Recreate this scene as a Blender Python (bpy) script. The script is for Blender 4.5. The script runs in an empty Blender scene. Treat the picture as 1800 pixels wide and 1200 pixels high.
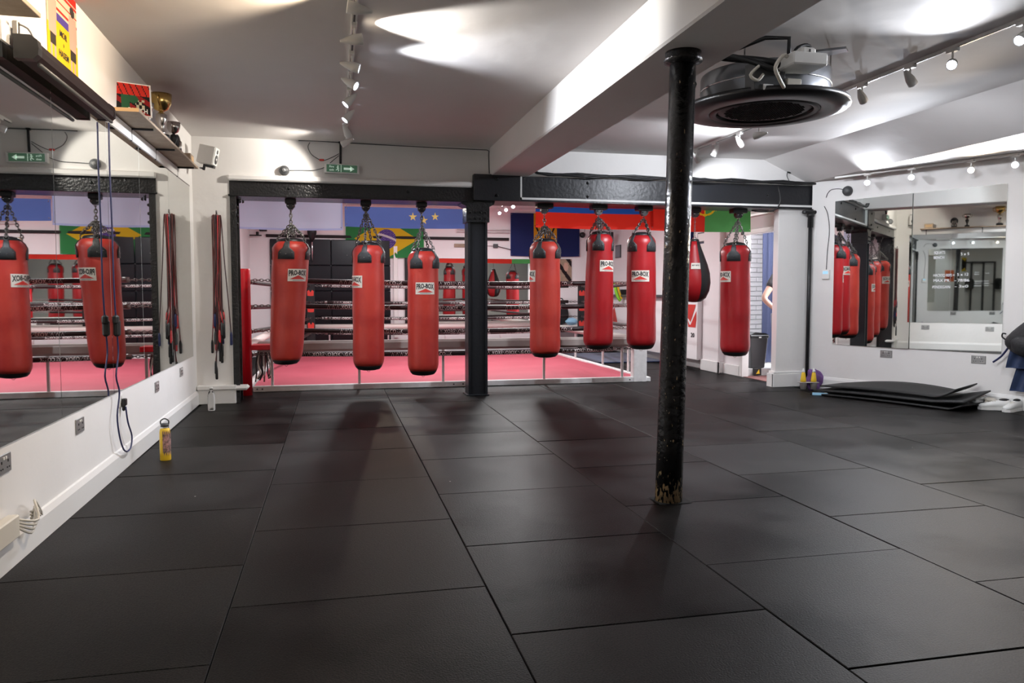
import bpy, math, random
from mathutils import Vector, Matrix
random.seed(7)
S = bpy.context.scene
C = S.collection
PI = math.pi
R = math.radians

# ------------------------------------------------------------------ camera, world, exposure
cam_d = bpy.data.cameras.new('camera'); cam = bpy.data.objects.new('camera', cam_d); C.objects.link(cam)
cam_d.sensor_width = 36.0; cam_d.lens = 1370.8 / 1800 * 36.0; cam_d.clip_start = 0.05; cam_d.clip_end = 100
cam.location = (0, 0, 1.205); cam.rotation_euler = (R(90 - 3.5715), 0, R(-12.809))
S.camera = cam
W = bpy.data.worlds.new('world'); S.world = W; W.use_nodes = True
W.node_tree.nodes['Background'].inputs[0].default_value = (1, .95, .9, 1)
W.node_tree.nodes['Background'].inputs[1].default_value = 0.05
S.view_settings.view_transform = 'Standard'; S.view_settings.look = 'None'
S.view_settings.exposure = 0.0; S.view_settings.gamma = 1.0; S.view_settings.use_curve_mapping = False
S.cycles.max_bounces = 10; S.cycles.glossy_bounces = 8; S.cycles.transmission_bounces = 6
S.cycles.sample_clamp_indirect = 4.0
try:
    S.cycles.use_denoising = True
except Exception:
    pass

def area(name, loc, rot, sx, sy, power, col=(1, 1, 1)):
    d = bpy.data.lights.new(name, 'AREA'); d.shape = 'RECTANGLE'; d.size = sx; d.size_y = sy
    d.energy = power; d.color = col
    o = bpy.data.objects.new(name, d); o.location = loc; o.rotation_euler = rot; C.objects.link(o)
    return o
# unseen fill lights added under the room ceilings (their housings are built further down)
area('ceiling_fill_light', (0.55, 12.0, 2.84), (0, 0, 0), 0.12, 2.4, 115, (.93, .97, 1))
area('ceiling_fill_light', (3.0, 12.6, 2.84), (0, 0, 0), 0.12, 2.4, 115, (.93, .97, 1))
area('ceiling_fill_light', (6.9, 9.7, 2.555), (0, 0, 0), 0.12, 1.2, 230, (.92, .95, 1))
area('ceiling_fill_light', (2.6, 0.4, 2.83), (0, 0, 0), 2.4, 0.12, 4, (1, .93, .86))
area('ceiling_fill_light', (6.2, 1.2, 2.53), (0, 0, 0), 2.4, 0.12, 4, (1, .96, .92))

# ------------------------------------------------------------------ materials
MATS = {}
def mat(name, col, rough=.6, metal=0., bump=0., bscale=40., var=0., vscale=6., emit=None, estr=0., coat=0., trans=0., ior=1.45, spec=.5, objvar=0., var_col=None, sheen=0.):
    if name in MATS: return MATS[name]
    m = bpy.data.materials.new(name); m.use_nodes = True
    nt = m.node_tree; N = nt.nodes; L = nt.links; b = N['Principled BSDF']
    b.inputs['Base Color'].default_value = (*col, 1); b.inputs['Roughness'].default_value = rough
    b.inputs['Metallic'].default_value = metal; b.inputs['Coat Weight'].default_value = coat
    b.inputs['Coat Roughness'].default_value = .15
    b.inputs['Transmission Weight'].default_value = trans; b.inputs['IOR'].default_value = ior
    b.inputs['Specular IOR Level'].default_value = spec
    if sheen: b.inputs['Sheen Weight'].default_value = sheen
    if emit:
        b.inputs['Emission Color'].default_value = (*emit, 1); b.inputs['Emission Strength'].default_value = estr
    tc = N.new('ShaderNodeTexCoord')
    if var > 0 or objvar > 0:
        last = None
        mx = N.new('ShaderNodeMix'); mx.data_type = 'RGBA'
        vc = var_col or tuple(c * .45 for c in col)
        mx.inputs[6].default_value = (*col, 1); mx.inputs[7].default_value = (*vc, 1)
        nz = N.new('ShaderNodeTexNoise'); nz.inputs['Scale'].default_value = vscale; nz.inputs['Detail'].default_value = 5
        L.new(tc.outputs['Object'], nz.inputs['Vector'])
        mr = N.new('ShaderNodeMapRange'); mr.inputs[1].default_value = .38; mr.inputs[2].default_value = .68
        mr.inputs[3].default_value = 0; mr.inputs[4].default_value = var
        L.new(nz.outputs[0], mr.inputs[0])
        if objvar > 0:
            oi = N.new('ShaderNodeObjectInfo'); ml = N.new('ShaderNodeMath'); ml.operation = 'MULTIPLY'; ml.inputs[1].default_value = objvar
            L.new(oi.outputs['Random'], ml.inputs[0])
            ad = N.new('ShaderNodeMath'); ad.operation = 'ADD'; ad.use_clamp = True
            L.new(ml.outputs[0], ad.inputs[0]); L.new(mr.outputs[0], ad.inputs[1]); L.new(ad.outputs[0], mx.inputs[0])
        else:
            L.new(mr.outputs[0], mx.inputs[0])
        L.new(mx.outputs[2], b.inputs['Base Color'])
    if bump > 0:
        nb = N.new('ShaderNodeTexNoise'); nb.inputs['Scale'].default_value = bscale; nb.inputs['Detail'].default_value = 4
        L.new(tc.outputs['Object'], nb.inputs['Vector'])
        bp = N.new('ShaderNodeBump'); bp.inputs['Strength'].default_value = bump; bp.inputs['Distance'].default_value = .01
        L.new(nb.outputs[0], bp.inputs['Height']); L.new(bp.outputs[0], b.inputs['Normal'])
    MATS[name] = m
    return m

M = {}
M['wall'] = mat('white_wall_paint', (.80, .78, .76), .6, bump=.25, bscale=9, var=.12, vscale=2.5, var_col=(.62, .60, .57))
M['ceil'] = mat('ceiling_paint', (.74, .71, .69), .7, bump=.3, bscale=5, var=.25, vscale=1.3, var_col=(.60, .57, .55))
M['ringwall'] = mat('ring_room_wall', (.82, .79, .79), .65, bump=.15, bscale=8)
M['trimw'] = mat('gloss_white_trim', (.80, .79, .77), .3, bump=.1, bscale=14)
M['greyw'] = mat('grey_white_paint', (.74, .74, .73), .45, bump=.15, bscale=30, var=.3, vscale=12, var_col=(.4, .39, .37))
M['steel'] = mat('black_painted_steel', (.014, .014, .015), .28, bump=.9, bscale=38)
M['steelr'] = mat('black_smooth_steel', (.012, .013, .016), .36, bump=.3, bscale=25)
M['black'] = mat('black_plastic', (.012, .012, .013), .4)
M['blackr'] = mat('black_vinyl', (.014, .014, .015), .42, bump=.3, bscale=30)
M['pad'] = mat('black_pad_vinyl', (.007, .008, .011), .28, bump=.2, bscale=4)
M['patch'] = mat('dark_grey_webbing', (.045, .047, .05), .5, bump=.3, bscale=120)
M['chain'] = mat('dark_steel_chain', (.22, .21, .2), .32, metal=.9)
M['chrome'] = mat('polished_metal', (.72, .72, .72), .18, metal=1)
M['bag'] = mat('red_bag_vinyl', (.50, .046, .030), .42, bump=.6, bscale=7, var=.7, vscale=3.5, var_col=(.34, .018, .018), objvar=.2)
M['bagd'] = mat('deep_red_bag_vinyl', (.36, .010, .014), .38, bump=.35, bscale=7, var=.6, vscale=3.5, var_col=(.25, .008, .012), objvar=.2)
M['label'] = mat('cream_label', (.72, .66, .58), .5)
M['ink'] = mat('black_ink', (.02, .02, .022), .5)
M['logored'] = mat('logo_red', (.60, .04, .03), .45)
M['redsteel'] = mat('red_painted_steel', (.55, .008, .018), .3, bump=.1, bscale=20)
M['canvas'] = mat('pink_canvas', (.42, .075, .105), .65, bump=.6, bscale=2.2, var=.5, vscale=1.2, var_col=(.33, .05, .072), spec=.3)
M['railpad'] = mat('grey_rail_padding', (.40, .37, .34), .6, bump=.3, bscale=10, var=.4, vscale=5, var_col=(.28, .26, .24))
M['railpink'] = mat('pale_rail_padding', (.72, .62, .58), .5, bump=.2, bscale=10)
M['rope'] = mat('ring_rope_sleeve', (.022, .013, .013), .42, bump=.3, bscale=25, var=.5, vscale=8, var_col=(.05, .03, .03))
M['ropetext'] = mat('rope_white_lettering', (.85, .82, .80), .45)
M['gold'] = mat('gold_metal', (.72, .50, .18), .22, metal=1)
M['silver'] = mat('silver_metal', (.70, .66, .62), .2, metal=1)
M['wood'] = mat('chipboard_shelf', (.36, .27, .19), .6, bump=.2, bscale=60, var=.6, vscale=14, var_col=(.24, .17, .12))
M['woode'] = mat('pale_wood_edge', (.62, .40, .20), .55)
M['mirror'] = mat('mirror_glass', (.86, .89, .87), .015, metal=1)
M['socket'] = mat('brushed_socket_plate', (.42, .42, .42), .35, metal=.7)
M['plasw'] = mat('white_plastic', (.80, .79, .76), .35)
M['plasc'] = mat('cream_plastic', (.66, .62, .54), .45)
M['yellow'] = mat('yellow_enamel', (.80, .52, .03), .3)
M['sticker'] = mat('bottle_stickers', (.10, .07, .06), .5, var=1., vscale=45, var_col=(.55, .30, .28))
M['dkgrey'] = mat('dark_grey_plastic', (.06, .062, .065), .38)
M['foam'] = mat('black_foam_mat', (.009, .009, .0095), .6, bump=.2, bscale=60)
M['navy'] = mat('navy_cloth', (.014, .03, .085), .8, bump=.3, bscale=30, sheen=.3)
M['curtain'] = mat('dark_blue_curtain', (.014, .019, .05), .8)
M['bagblk'] = mat('black_nylon', (.018, .018, .02), .6, bump=.4, bscale=50)
M['skin'] = mat('skin', (.56, .33, .25), .5)
M['tee'] = mat('dark_tshirt', (.035, .032, .035), .85, bump=.2, bscale=20)
M['greycloth'] = mat('grey_trousers', (.22, .23, .26), .85, bump=.2, bscale=20)
M['hair'] = mat('dark_hair', (.03, .02, .015), .6, bump=.6, bscale=60)
M['white'] = mat('matt_white', (.82, .82, .80), .5)
M['purple'] = mat('purple_cloth', (.16, .075, .24), .8, bump=.3, bscale=20)
M['pulp'] = mat('grey_pulp_tray', (.38, .35, .33), .85, bump=.4, bscale=50)
M['ltblue'] = mat('light_blue_wrapper', (.33, .60, .80), .4)
M['green'] = mat('exit_green', (.09, .20, .12), .4, emit=(.08, .20, .12), estr=.15)
M['signw'] = mat('exit_white', (.75, .85, .78), .4, emit=(.6, .8, .65), estr=.35)
M['glassc'] = mat('clear_plastic', (.96, .97, .98), .03, trans=1., ior=1.25)
M['metalac'] = mat('galvanised_sheet', (.24, .25, .27), .3, metal=.8, bump=.1, bscale=6)
M['acblk'] = mat('black_fan_ring', (.018, .017, .018), .35)
M['screen'] = mat('roller_casing', (.012, .007, .008), .55, spec=.3)
M['carpet'] = mat('dark_red_carpet', (.12, .045, .04), .9, bump=.4, bscale=90)
M['brick'] = mat('white_painted_brick', (.80, .80, .82), .55, bump=.4, bscale=25)
M['mortar'] = mat('white_mortar', (.66, .66, .68), .8)
M['lcd'] = mat('blue_lcd', (.25, .45, .6), .3, emit=(.4, .7, .9), estr=.6)
M['hangtxt'] = mat('white_marker', (.85, .85, .88), .5)
M['jute'] = mat('red_brown_rope', (.17, .05, .045), .5)
M['jute2'] = mat('dark_plum_rope', (.06, .025, .028), .45)
M['jute3'] = mat('bright_red_plastic', (.62, .05, .06), .35)
M['navyp'] = mat('navy_plastic', (.02, .025, .09), .35)
def lampmat(name, col, s): return mat(name, (1, 1, 1), .5, emit=col, estr=s)
M['lampc'] = lampmat('lamp_face_cool', (.78, .84, 1), 30)
M['lampw'] = lampmat('lamp_face_warm', (1, .86, .68), 30)
M['lampoff'] = mat('lamp_glass_off', (.3, .3, .3), .2)
M['strip'] = lampmat('fill_light_diffuser', (1, .95, .92), 3)
for nm, c in dict(f_lav=(.56, .58, .74), f_lavd=(.40, .45, .70), f_blue=(.10, .155, .42), f_star=(.78, .60, .18), f_green=(.04, .30, .085), f_yel=(.85, .60, .02),
                  f_ind=(.12, .075, .36), f_whi=(.80, .78, .80), f_navy=(.010, .022, .13), f_gold=(.72, .36, .01), f_blk=(.012, .012, .012), f_red=(.72, .035, .02),
                  f_rb=(.02, .10, .42), f_pgreen=(.09, .36, .10), f_dgreen=(.03, .14, .06), f_cream=(.7, .66, .5), f_dred=(.35, .012, .012)).items():
    M[nm] = mat('flag_' + nm[2:], c, .75, bump=.25, bscale=3)
    _nt = M[nm].node_tree; _tr = _nt.nodes.new('ShaderNodeBsdfTranslucent'); _tr.inputs[0].default_value = (*c, 1); _mx = _nt.nodes.new('ShaderNodeMixShader'); _mx.inputs[0].default_value = .4
    _nt.links.new(_nt.nodes['Principled BSDF'].outputs[0], _mx.inputs[1]); _nt.links.new(_tr.outputs[0], _mx.inputs[2]); _nt.links.new(_mx.outputs[0], _nt.nodes['Material Output'].inputs[0])

# iron column: black paint, chipped to bare metal near the foot, paint specks
def column_mat():
    m = mat('chipped_black_column', (.012, .012, .013), .2, bump=.6, bscale=30); nt = m.node_tree; N = nt.nodes; L = nt.links; b = N['Principled BSDF']
    tc = N.new('ShaderNodeTexCoord'); sep = N.new('ShaderNodeSeparateXYZ'); L.new(tc.outputs['Object'], sep.inputs[0])
    mp = N.new('ShaderNodeMapping'); mp.inputs['Scale'].default_value = (1, 1, .35); L.new(tc.outputs['Object'], mp.inputs[0])
    nz = N.new('ShaderNodeTexNoise'); nz.inputs['Scale'].default_value = 75; nz.inputs['Detail'].default_value = 7; L.new(mp.outputs[0], nz.inputs['Vector'])
    zr = N.new('ShaderNodeMapRange'); zr.inputs[1].default_value = .02; zr.inputs[2].default_value = .22; zr.inputs[3].default_value = .12; zr.inputs[4].default_value = -.12
    L.new(sep.outputs[2], zr.inputs[0])
    ad = N.new('ShaderNodeMath'); ad.operation = 'ADD'; L.new(nz.outputs[0], ad.inputs[0]); L.new(zr.outputs[0], ad.inputs[1])
    gt = N.new('ShaderNodeMath'); gt.operation = 'GREATER_THAN'; gt.inputs[1].default_value = .57; L.new(ad.outputs[0], gt.inputs[0])
    vo = N.new('ShaderNodeTexVoronoi'); vo.inputs['Scale'].default_value = 22; L.new(tc.outputs['Object'], vo.inputs['Vector'])
    lt = N.new('ShaderNodeMath'); lt.operation = 'LESS_THAN'; lt.inputs[1].default_value = .055; L.new(vo.outputs['Distance'], lt.inputs[0])
    zl = N.new('ShaderNodeMath'); zl.operation = 'LESS_THAN'; zl.inputs[1].default_value = 1.2; L.new(sep.outputs[2], zl.inputs[0])
    mu = N.new('ShaderNodeMath'); mu.operation = 'MULTIPLY'; L.new(lt.outputs[0], mu.inputs[0]); L.new(zl.outputs[0], mu.inputs[1])
    mx = N.new('ShaderNodeMix'); mx.data_type = 'RGBA'; mx.inputs[6].default_value = (.012, .012, .013, 1); mx.inputs[7].default_value = (.5, .36, .2, 1)
    L.new(gt.outputs[0], mx.inputs[0])
    m2 = N.new('ShaderNodeMix'); m2.data_type = 'RGBA'; m2.inputs[7].default_value = (.4, .36, .28, 1); L.new(mu.outputs[0], m2.inputs[0]); L.new(mx.outputs[2], m2.inputs[6])
    L.new(m2.outputs[2], b.inputs['Base Color'])
    return m
M['column'] = column_mat()

# rubber floor tile: near-black crumb rubber, each tile a slightly different black, tiny pale crumbs
def rubber_mat():
    m = bpy.data.materials.new('crumb_rubber'); m.use_nodes = True; nt = m.node_tree; N = nt.nodes; L = nt.links; b = N['Principled BSDF']
    tc = N.new('ShaderNodeTexCoord'); geo = N.new('ShaderNodeNewGeometry'); oi = N.new('ShaderNodeObjectInfo')
    n1 = N.new('ShaderNodeTexNoise'); n1.inputs['Scale'].default_value = 1.6; n1.inputs['Detail'].default_value = 7; L.new(geo.outputs['Position'], n1.inputs['Vector'])
    ad = N.new('ShaderNodeMath'); ad.operation = 'MULTIPLY_ADD'; ad.inputs[1].default_value = .75; L.new(oi.outputs['Random'], ad.inputs[0])
    mr = N.new('ShaderNodeMapRange'); mr.inputs[1].default_value = .40; mr.inputs[2].default_value = .62; mr.inputs[3].default_value = 0; mr.inputs[4].default_value = .55
    L.new(n1.outputs[0], mr.inputs[0]); L.new(mr.outputs[0], ad.inputs[2]); ad.use_clamp = True
    mx = N.new('ShaderNodeMix'); mx.data_type = 'RGBA'; mx.inputs[6].default_value = (.0009, .0007, .0007, 1); mx.inputs[7].default_value = (.0080, .0067, .0062, 1)
    L.new(ad.outputs[0], mx.inputs[0])
    n2 = N.new('ShaderNodeTexNoise'); n2.inputs['Scale'].default_value = 150; n2.inputs['Detail'].default_value = 3; L.new(geo.outputs['Position'], n2.inputs['Vector'])
    m3 = N.new('ShaderNodeMapRange'); m3.inputs[1].default_value = .35; m3.inputs[2].default_value = .7; m3.inputs[3].default_value = .2; m3.inputs[4].default_value = 2.4
    L.new(n2.outputs[0], m3.inputs[0])
    vm = N.new('ShaderNodeVectorMath'); vm.operation = 'SCALE'; L.new(mx.outputs[2], vm.inputs[0]); L.new(m3.outputs[0], vm.inputs['Scale'])
    vo = N.new('ShaderNodeTexVoronoi'); vo.inputs['Scale'].default_value = 1.9; L.new(geo.outputs['Position'], vo.inputs['Vector'])
    lt = N.new('ShaderNodeMath'); lt.operation = 'LESS_THAN'; lt.inputs[1].default_value = .012; L.new(vo.outputs['Distance'], lt.inputs[0])
    m4 = N.new('ShaderNodeMix'); m4.data_type = 'RGBA'; m4.inputs[7].default_value = (.5, .48, .45, 1); L.new(lt.outputs[0], m4.inputs[0]); L.new(vm.outputs[0], m4.inputs[6])
    L.new(m4.outputs[2], b.inputs['Base Color'])
    m5 = N.new('ShaderNodeMapRange'); m5.inputs[3].default_value = .36; m5.inputs[4].default_value = .52; L.new(ad.outputs[0], m5.inputs[0]); L.new(m5.outputs[0], b.inputs['Roughness'])
    m6 = N.new('ShaderNodeMapRange'); m6.inputs[3].default_value = .025; m6.inputs[4].default_value = .12; L.new(ad.outputs[0], m6.inputs[0]); L.new(m6.outputs[0], b.inputs['Specular IOR Level'])
    bp = N.new('ShaderNodeBump'); bp.inputs['Strength'].default_value = .35; bp.inputs['Distance'].default_value = .004; L.new(n2.outputs[0], bp.inputs['Height']); L.new(bp.outputs[0], b.inputs['Normal'])
    return m
M['rubber'] = rubber_mat()
M['under'] = mat('floor_slab', (.010, .010, .010), .9)

# ------------------------------------------------------------------ mesh building
class MB:
    def __init__(s): s.v = []; s.f = []; s.mi = []; s.cur = 0; s.smooth = []; s.sm = False
    def add(s, vs, fs):
        o = len(s.v); s.v += [tuple(v) for v in vs]
        for f in fs: s.f.append(tuple(i + o for i in f)); s.mi.append(s.cur); s.smooth.append(s.sm)
        return s
    def box(s, a, b, ch=0.0, M4=None):
        x0, y0, z0 = [min(a[i], b[i]) for i in range(3)]; x1, y1, z1 = [max(a[i], b[i]) for i in range(3)]
        if ch <= 0:
            vs = [(x0, y0, z0), (x1, y0, z0), (x1, y1, z0), (x0, y1, z0), (x0, y0, z1), (x1, y0, z1), (x1, y1, z1), (x0, y1, z1)]
            fs = [(0, 3, 2, 1), (4, 5, 6, 7), (0, 1, 5, 4), (1, 2, 6, 5), (2, 3, 7, 6), (3, 0, 4, 7)]
        else:
            c = min(ch, (x1 - x0) * .49, (y1 - y0) * .49, (z1 - z0) * .49); vs = []; idx = {}
            for i, X in enumerate((x0, x1)):
                for j, Y in enumerate((y0, y1)):
                    for k, Z in enumerate((z0, z1)):
                        sx, sy, sz = (1 - 2 * i), (1 - 2 * j), (1 - 2 * k)
                        idx[i, j, k, 0] = len(vs); vs.append((X, Y + sy * c, Z + sz * c))
                        idx[i, j, k, 1] = len(vs); vs.append((X + sx * c, Y, Z + sz * c))
                        idx[i, j, k, 2] = len(vs); vs.append((X + sx * c, Y + sy * c, Z))
            fs = []
            for i in (0, 1):
                q = [idx[i, 0, 0, 0], idx[i, 1, 0, 0], idx[i, 1, 1, 0], idx[i, 0, 1, 0]]; fs.append(tuple(q if i else q[::-1]))
                q = [idx[0, i, 0, 1], idx[1, i, 0, 1], idx[1, i, 1, 1], idx[0, i, 1, 1]]; fs.append(tuple(q if not i else q[::-1]))
                q = [idx[0, 0, i, 2], idx[1, 0, i, 2], idx[1, 1, i, 2], idx[0, 1, i, 2]]; fs.append(tuple(q if i else q[::-1]))
            for i in (0, 1):
                for j in (0, 1):
                    q = [idx[i, j, 0, 0], idx[i, j, 1, 0], idx[i, j, 1, 1], idx[i, j, 0, 1]]; fs.append(tuple(q if (i + j) % 2 == 0 else q[::-1]))
                    q = [idx[i, 0, j, 0], idx[i, 0, j, 2], idx[i, 1, j, 2], idx[i, 1, j, 0]]; fs.append(tuple(q if (i + j) % 2 == 0 else q[::-1]))
                    q = [idx[0, i, j, 1], idx[1, i, j, 1], idx[1, i, j, 2], idx[0, i, j, 2]]; fs.append(tuple(q if (i + j) % 2 == 0 else q[::-1]))
            for i in (0, 1):
                for j in (0, 1):
                    for k in (0, 1):
                        q = [idx[i, j, k, 0], idx[i, j, k, 1], idx[i, j, k, 2]]; fs.append(tuple(q if (i + j + k) % 2 else q[::-1]))
        if M4 is not None: vs = [tuple(M4 @ Vector(v)) for v in vs]
        return s.add(vs, fs)
    def lathe(s, prof, n=24, c=(0, 0, 0), M4=None, cap=True, cf=None):
        # prof: list of (r, z); cf(z) gives a centre offset
        s.sm = True; vs = []; fs = []
        for r, z in prof:
            ox, oy = cf(z) if cf else (0, 0)
            for k in range(n):
                a = 2 * PI * k / n; vs.append((c[0] + ox + r * math.cos(a), c[1] + oy + r * math.sin(a), c[2] + z))
        for i in range(len(prof) - 1):
            for k in range(n):
                k2 = (k + 1) % n; fs.append((i * n + k, i * n + k2, (i + 1) * n + k2, (i + 1) * n + k))
        if cap:
            fs.append(tuple(range(n))[::-1]); fs.append(tuple((len(prof) - 1) * n + k for k in range(n)))
        if M4 is not None: vs = [tuple(M4 @ Vector(v)) for v in vs]
        s.add(vs, fs); s.sm = False; return s
    def rod(s, a, b, r, n=10, r2=None):
        a = Vector(a); b = Vector(b); d = b - a; q = d.to_track_quat('Z', 'Y').to_matrix().to_4x4(); q.translation = a
        return s.lathe([(r, 0), (r if r2 is None else r2, d.length)], n, M4=q)
    def tube(s, pts, r, n=6, closed=False):
        pts = [Vector(p) for p in pts]; m = len(pts); vs = []; fs = []; s.sm = True
        up = Vector((0, 0, 1)); prev = None
        for i, p in enumerate(pts):
            if closed: t = pts[(i + 1) % m] - pts[i - 1]
            else: t = pts[min(i + 1, m - 1)] - pts[max(i - 1, 0)]
            t.normalize()
            if prev is None:
                u = t.cross(up);
                if u.length < .05: u = t.cross(Vector((1, 0, 0)))
            else: u = prev - t * prev.dot(t)
            u.normalize(); prev = u; w = t.cross(u)
            rr = r(i / (m - 1)) if callable(r) else r
            for k in range(n):
                a = 2 * PI * k / n; vs.append(p + (u * math.cos(a) + w * math.sin(a)) * rr)
        for i in range(m if closed else m - 1):
            j = (i + 1) % m
            for k in range(n):
                k2 = (k + 1) % n; fs.append((i * n + k, i * n + k2, j * n + k2, j * n + k))
        if not closed: fs.append(tuple(range(n))[::-1]); fs.append(tuple((m - 1) * n + k for k in range(n)))
        s.add(vs, fs); s.sm = False; return s
    def prism(s, pts, axis, a, b):
        # polygon pts (2-D) extruded along axis between a and b
        def P(p, t): return {'x': (t, p[0], p[1]), 'y': (p[0], t, p[1]), 'z': (p[0], p[1], t)}[axis]
        n = len(pts); vs = [P(p, a) for p in pts] + [P(p, b) for p in pts]
        return s.add(vs, [tuple(range(n))[::-1], tuple(range(n, 2 * n))] + [(i, (i + 1) % n, (i + 1) % n + n, i + n) for i in range(n)])
    def ball(s, c, r, n=14, m=9, sc=(1, 1, 1)):
        s.sm = True; vs = [(c[0], c[1], c[2] - r * sc[2])]; fs = []
        for i in range(1, m):
            t = PI * i / m
            for k in range(n):
                a = 2 * PI * k / n; vs.append((c[0] + r * sc[0] * math.sin(t) * math.cos(a), c[1] + r * sc[1] * math.sin(t) * math.sin(a), c[2] - r * sc[2] * math.cos(t)))
        vs.append((c[0], c[1], c[2] + r * sc[2])); T = len(vs) - 1
        for k in range(n):
            fs.append((0, 1 + (k + 1) % n, 1 + k)); fs.append((T, T - n + k, T - n + (k + 1) % n))
            for i in range(m - 2): a0 = 1 + i * n; fs.append((a0 + k, a0 + (k + 1) % n, a0 + n + (k + 1) % n, a0 + n + k))
        s.add(vs, fs); s.sm = False; return s
    def mesh(s, name, mats):
        me = bpy.data.meshes.new(name); me.from_pydata(s.v, [], s.f)
        for m_ in (mats if isinstance(mats, (list, tuple)) else [mats]): me.materials.append(M[m_] if isinstance(m_, str) else m_)
        me.polygons.foreach_set('material_index', s.mi); me.polygons.foreach_set('use_smooth', s.smooth); me.validate(); me.update()
        return me
    def build(s, name, mats, parent=None, loc=None, M4=None):
        return link(name, s.mesh(name, mats), parent, loc, M4)

def link(name, me, parent=None, loc=None, M4=None):
    o = bpy.data.objects.new(name, me); C.objects.link(o)
    if parent: o.parent = parent
    if M4 is not None: o.matrix_local = M4
    if loc is not None: o.location = loc
    return o
def tag(o, label, cat, group=None, kind=None):
    o['label'] = label
    if cat: o['category'] = cat
    if group: o['group'] = group
    if kind: o['kind'] = kind
    return o
def thing(name, label, cat, loc=(0, 0, 0), rz=0, group=None):
    o = bpy.data.objects.new(name, None); C.objects.link(o); o.location = loc; o.rotation_euler = (0, 0, rz); o.empty_display_size = .05
    return tag(o, label, cat, group)
def struct(name, mb, m, label=None, parent=None):
    o = mb.build(name, m, parent); o['kind'] = 'structure'
    if label: o['label'] = label
    return o
def B(a, b, ch=0): return MB().box(a, b, ch)

_txt = {}
def text2d(s, bold=.0, sx=1.0):
    """flat outline of a string: verts scaled to height 1 (cap height) and centred in x; returns (verts, faces, width)"""
    k = (s, bold, sx)
    if k in _txt: return _txt[k]
    cu = bpy.data.curves.new('t', 'FONT'); cu.body = s; cu.offset = bold; cu.resolution_u = 2; cu.fill_mode = 'FRONT'
    o = bpy.data.objects.new('t', cu); C.objects.link(o)
    dg = bpy.context.evaluated_depsgraph_get(); me = bpy.data.meshes.new_from_object(o.evaluated_get(dg))
    vs = [(v.co.x, v.co.y) for v in me.vertices]; fs = [tuple(p.vertices) for p in me.polygons]
    bpy.data.objects.remove(o); bpy.data.curves.remove(cu); bpy.data.meshes.remove(me)
    x0 = min(v[0] for v in vs); x1 = max(v[0] for v in vs); h = .73
    vs = [((v[0] - (x0 + x1) / 2) / h * sx, v[1] / h - .5) for v in vs]
    _txt[k] = (vs, fs, (x1 - x0) / h * sx); return _txt[k]
def text_on(mb, s, fn, height, width=None, bold=.02, sx=1.0):
    """lay the text on a surface: fn(u, v) -> 3-D point, u, v in metres from the text's centre"""
    vs, fs, w = text2d(s, bold, sx); kx = height if width is None else width / w
    mb.add([fn(v[0] * kx, v[1] * height) for v in vs], fs); return mb

# ------------------------------------------------------------------ frames of the two mirrored walls
LWa = -math.atan2(.048, 5.3)                                   # the left wall leans half a degree outward
def lwx(y): return -1.415 - .048 * (y - 3.6) / 5.3
def LW(y, off=0, z=0): return Vector((lwx(y) + off, y, z))
RO = Vector((5.95, 8.85, 0)); RU = Vector((.3827, -.9239, 0)); RN = Vector((-.9239, -.3827, 0))
def RW(s_, off=0, z=0): return RO + RU * s_ + RN * off + Vector((0, 0, z))
def frame_rw(s_, off, z):    # matrix: local x = along the wall towards the camera, local y = into the wall, z = up
    m = Matrix.Identity(4)
    for i, ax in enumerate((RU, -RN, Vector((0, 0, 1)))):
        for j in range(3): m[j][i] = ax[j]
    m.translation = RW(s_, off, z); return m
def frame_lw(y, off, z):     # local x = along the wall away from the camera, local y = into the wall, z = up
    t = Vector((math.sin(LWa), math.cos(LWa), 0)); n = Vector((-math.cos(LWa), math.sin(LWa), 0)); m = Matrix.Identity(4)
    for i, ax in enumerate((t, n, Vector((0, 0, 1)))):
        for j in range(3): m[j][i] = ax[j]
    m.translation = LW(y, off, z); return m

ZC = 2.87                     # ceiling
YB = -1.8                     # wall behind the camera
# ------------------------------------------------------------------ floor: slab and rubber tiles
slab = struct('floor', B((-2.2, YB - .2, -.14), (11.5, 15.8, -.02)), 'under', 'black rubber tiled gym floor')
def tile_mb(poly, z0=-.018, z1=0.0, c=.0035):
    n = len(poly); cx = sum(p[0] for p in poly) / n; cy = sum(p[1] for p in poly) / n
    def ins(p, d):
        v = Vector((cx - p[0], cy - p[1])); L_ = v.length; v.normalize(); return (p[0] + v.x * d * 1.41, p[1] + v.y * d * 1.41)
    lo = [(p[0], p[1], z0) for p in poly]; mi = [(p[0], p[1], z1 - c * .7) for p in poly]; hi = [(*ins(p, c), z1) for p in poly]
    fs = [tuple(range(2 * n, 3 * n))]
    for a in (0, n):
        for i in range(n): j = (i + 1) % n; fs.append((a + i, a + j, a + j + n, a + i + n))
    return MB().add(lo + mi + hi, fs)
def clip(poly, keep):
    out = []
    for i in range(len(poly)):
        a, b = poly[i], poly[(i + 1) % len(poly)]; ka, kb = keep(a), keep(b)
        if ka >= 0: out.append(a)
        if ka * kb < 0: t = ka / (ka - kb); out.append((a[0] + t * (b[0] - a[0]), a[1] + t * (b[1] - a[1])))
    return out
offs = [(2.62, .957), (3.085, .985), (2.62, .983), (2.135, .983), (2.68, .98), (3.20, .965), (2.75, .965), (3.2, .97), (2.7, .97), (3.2, .97), (2.7, .97)]
full = {}
rnd = random.Random(3)
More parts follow.
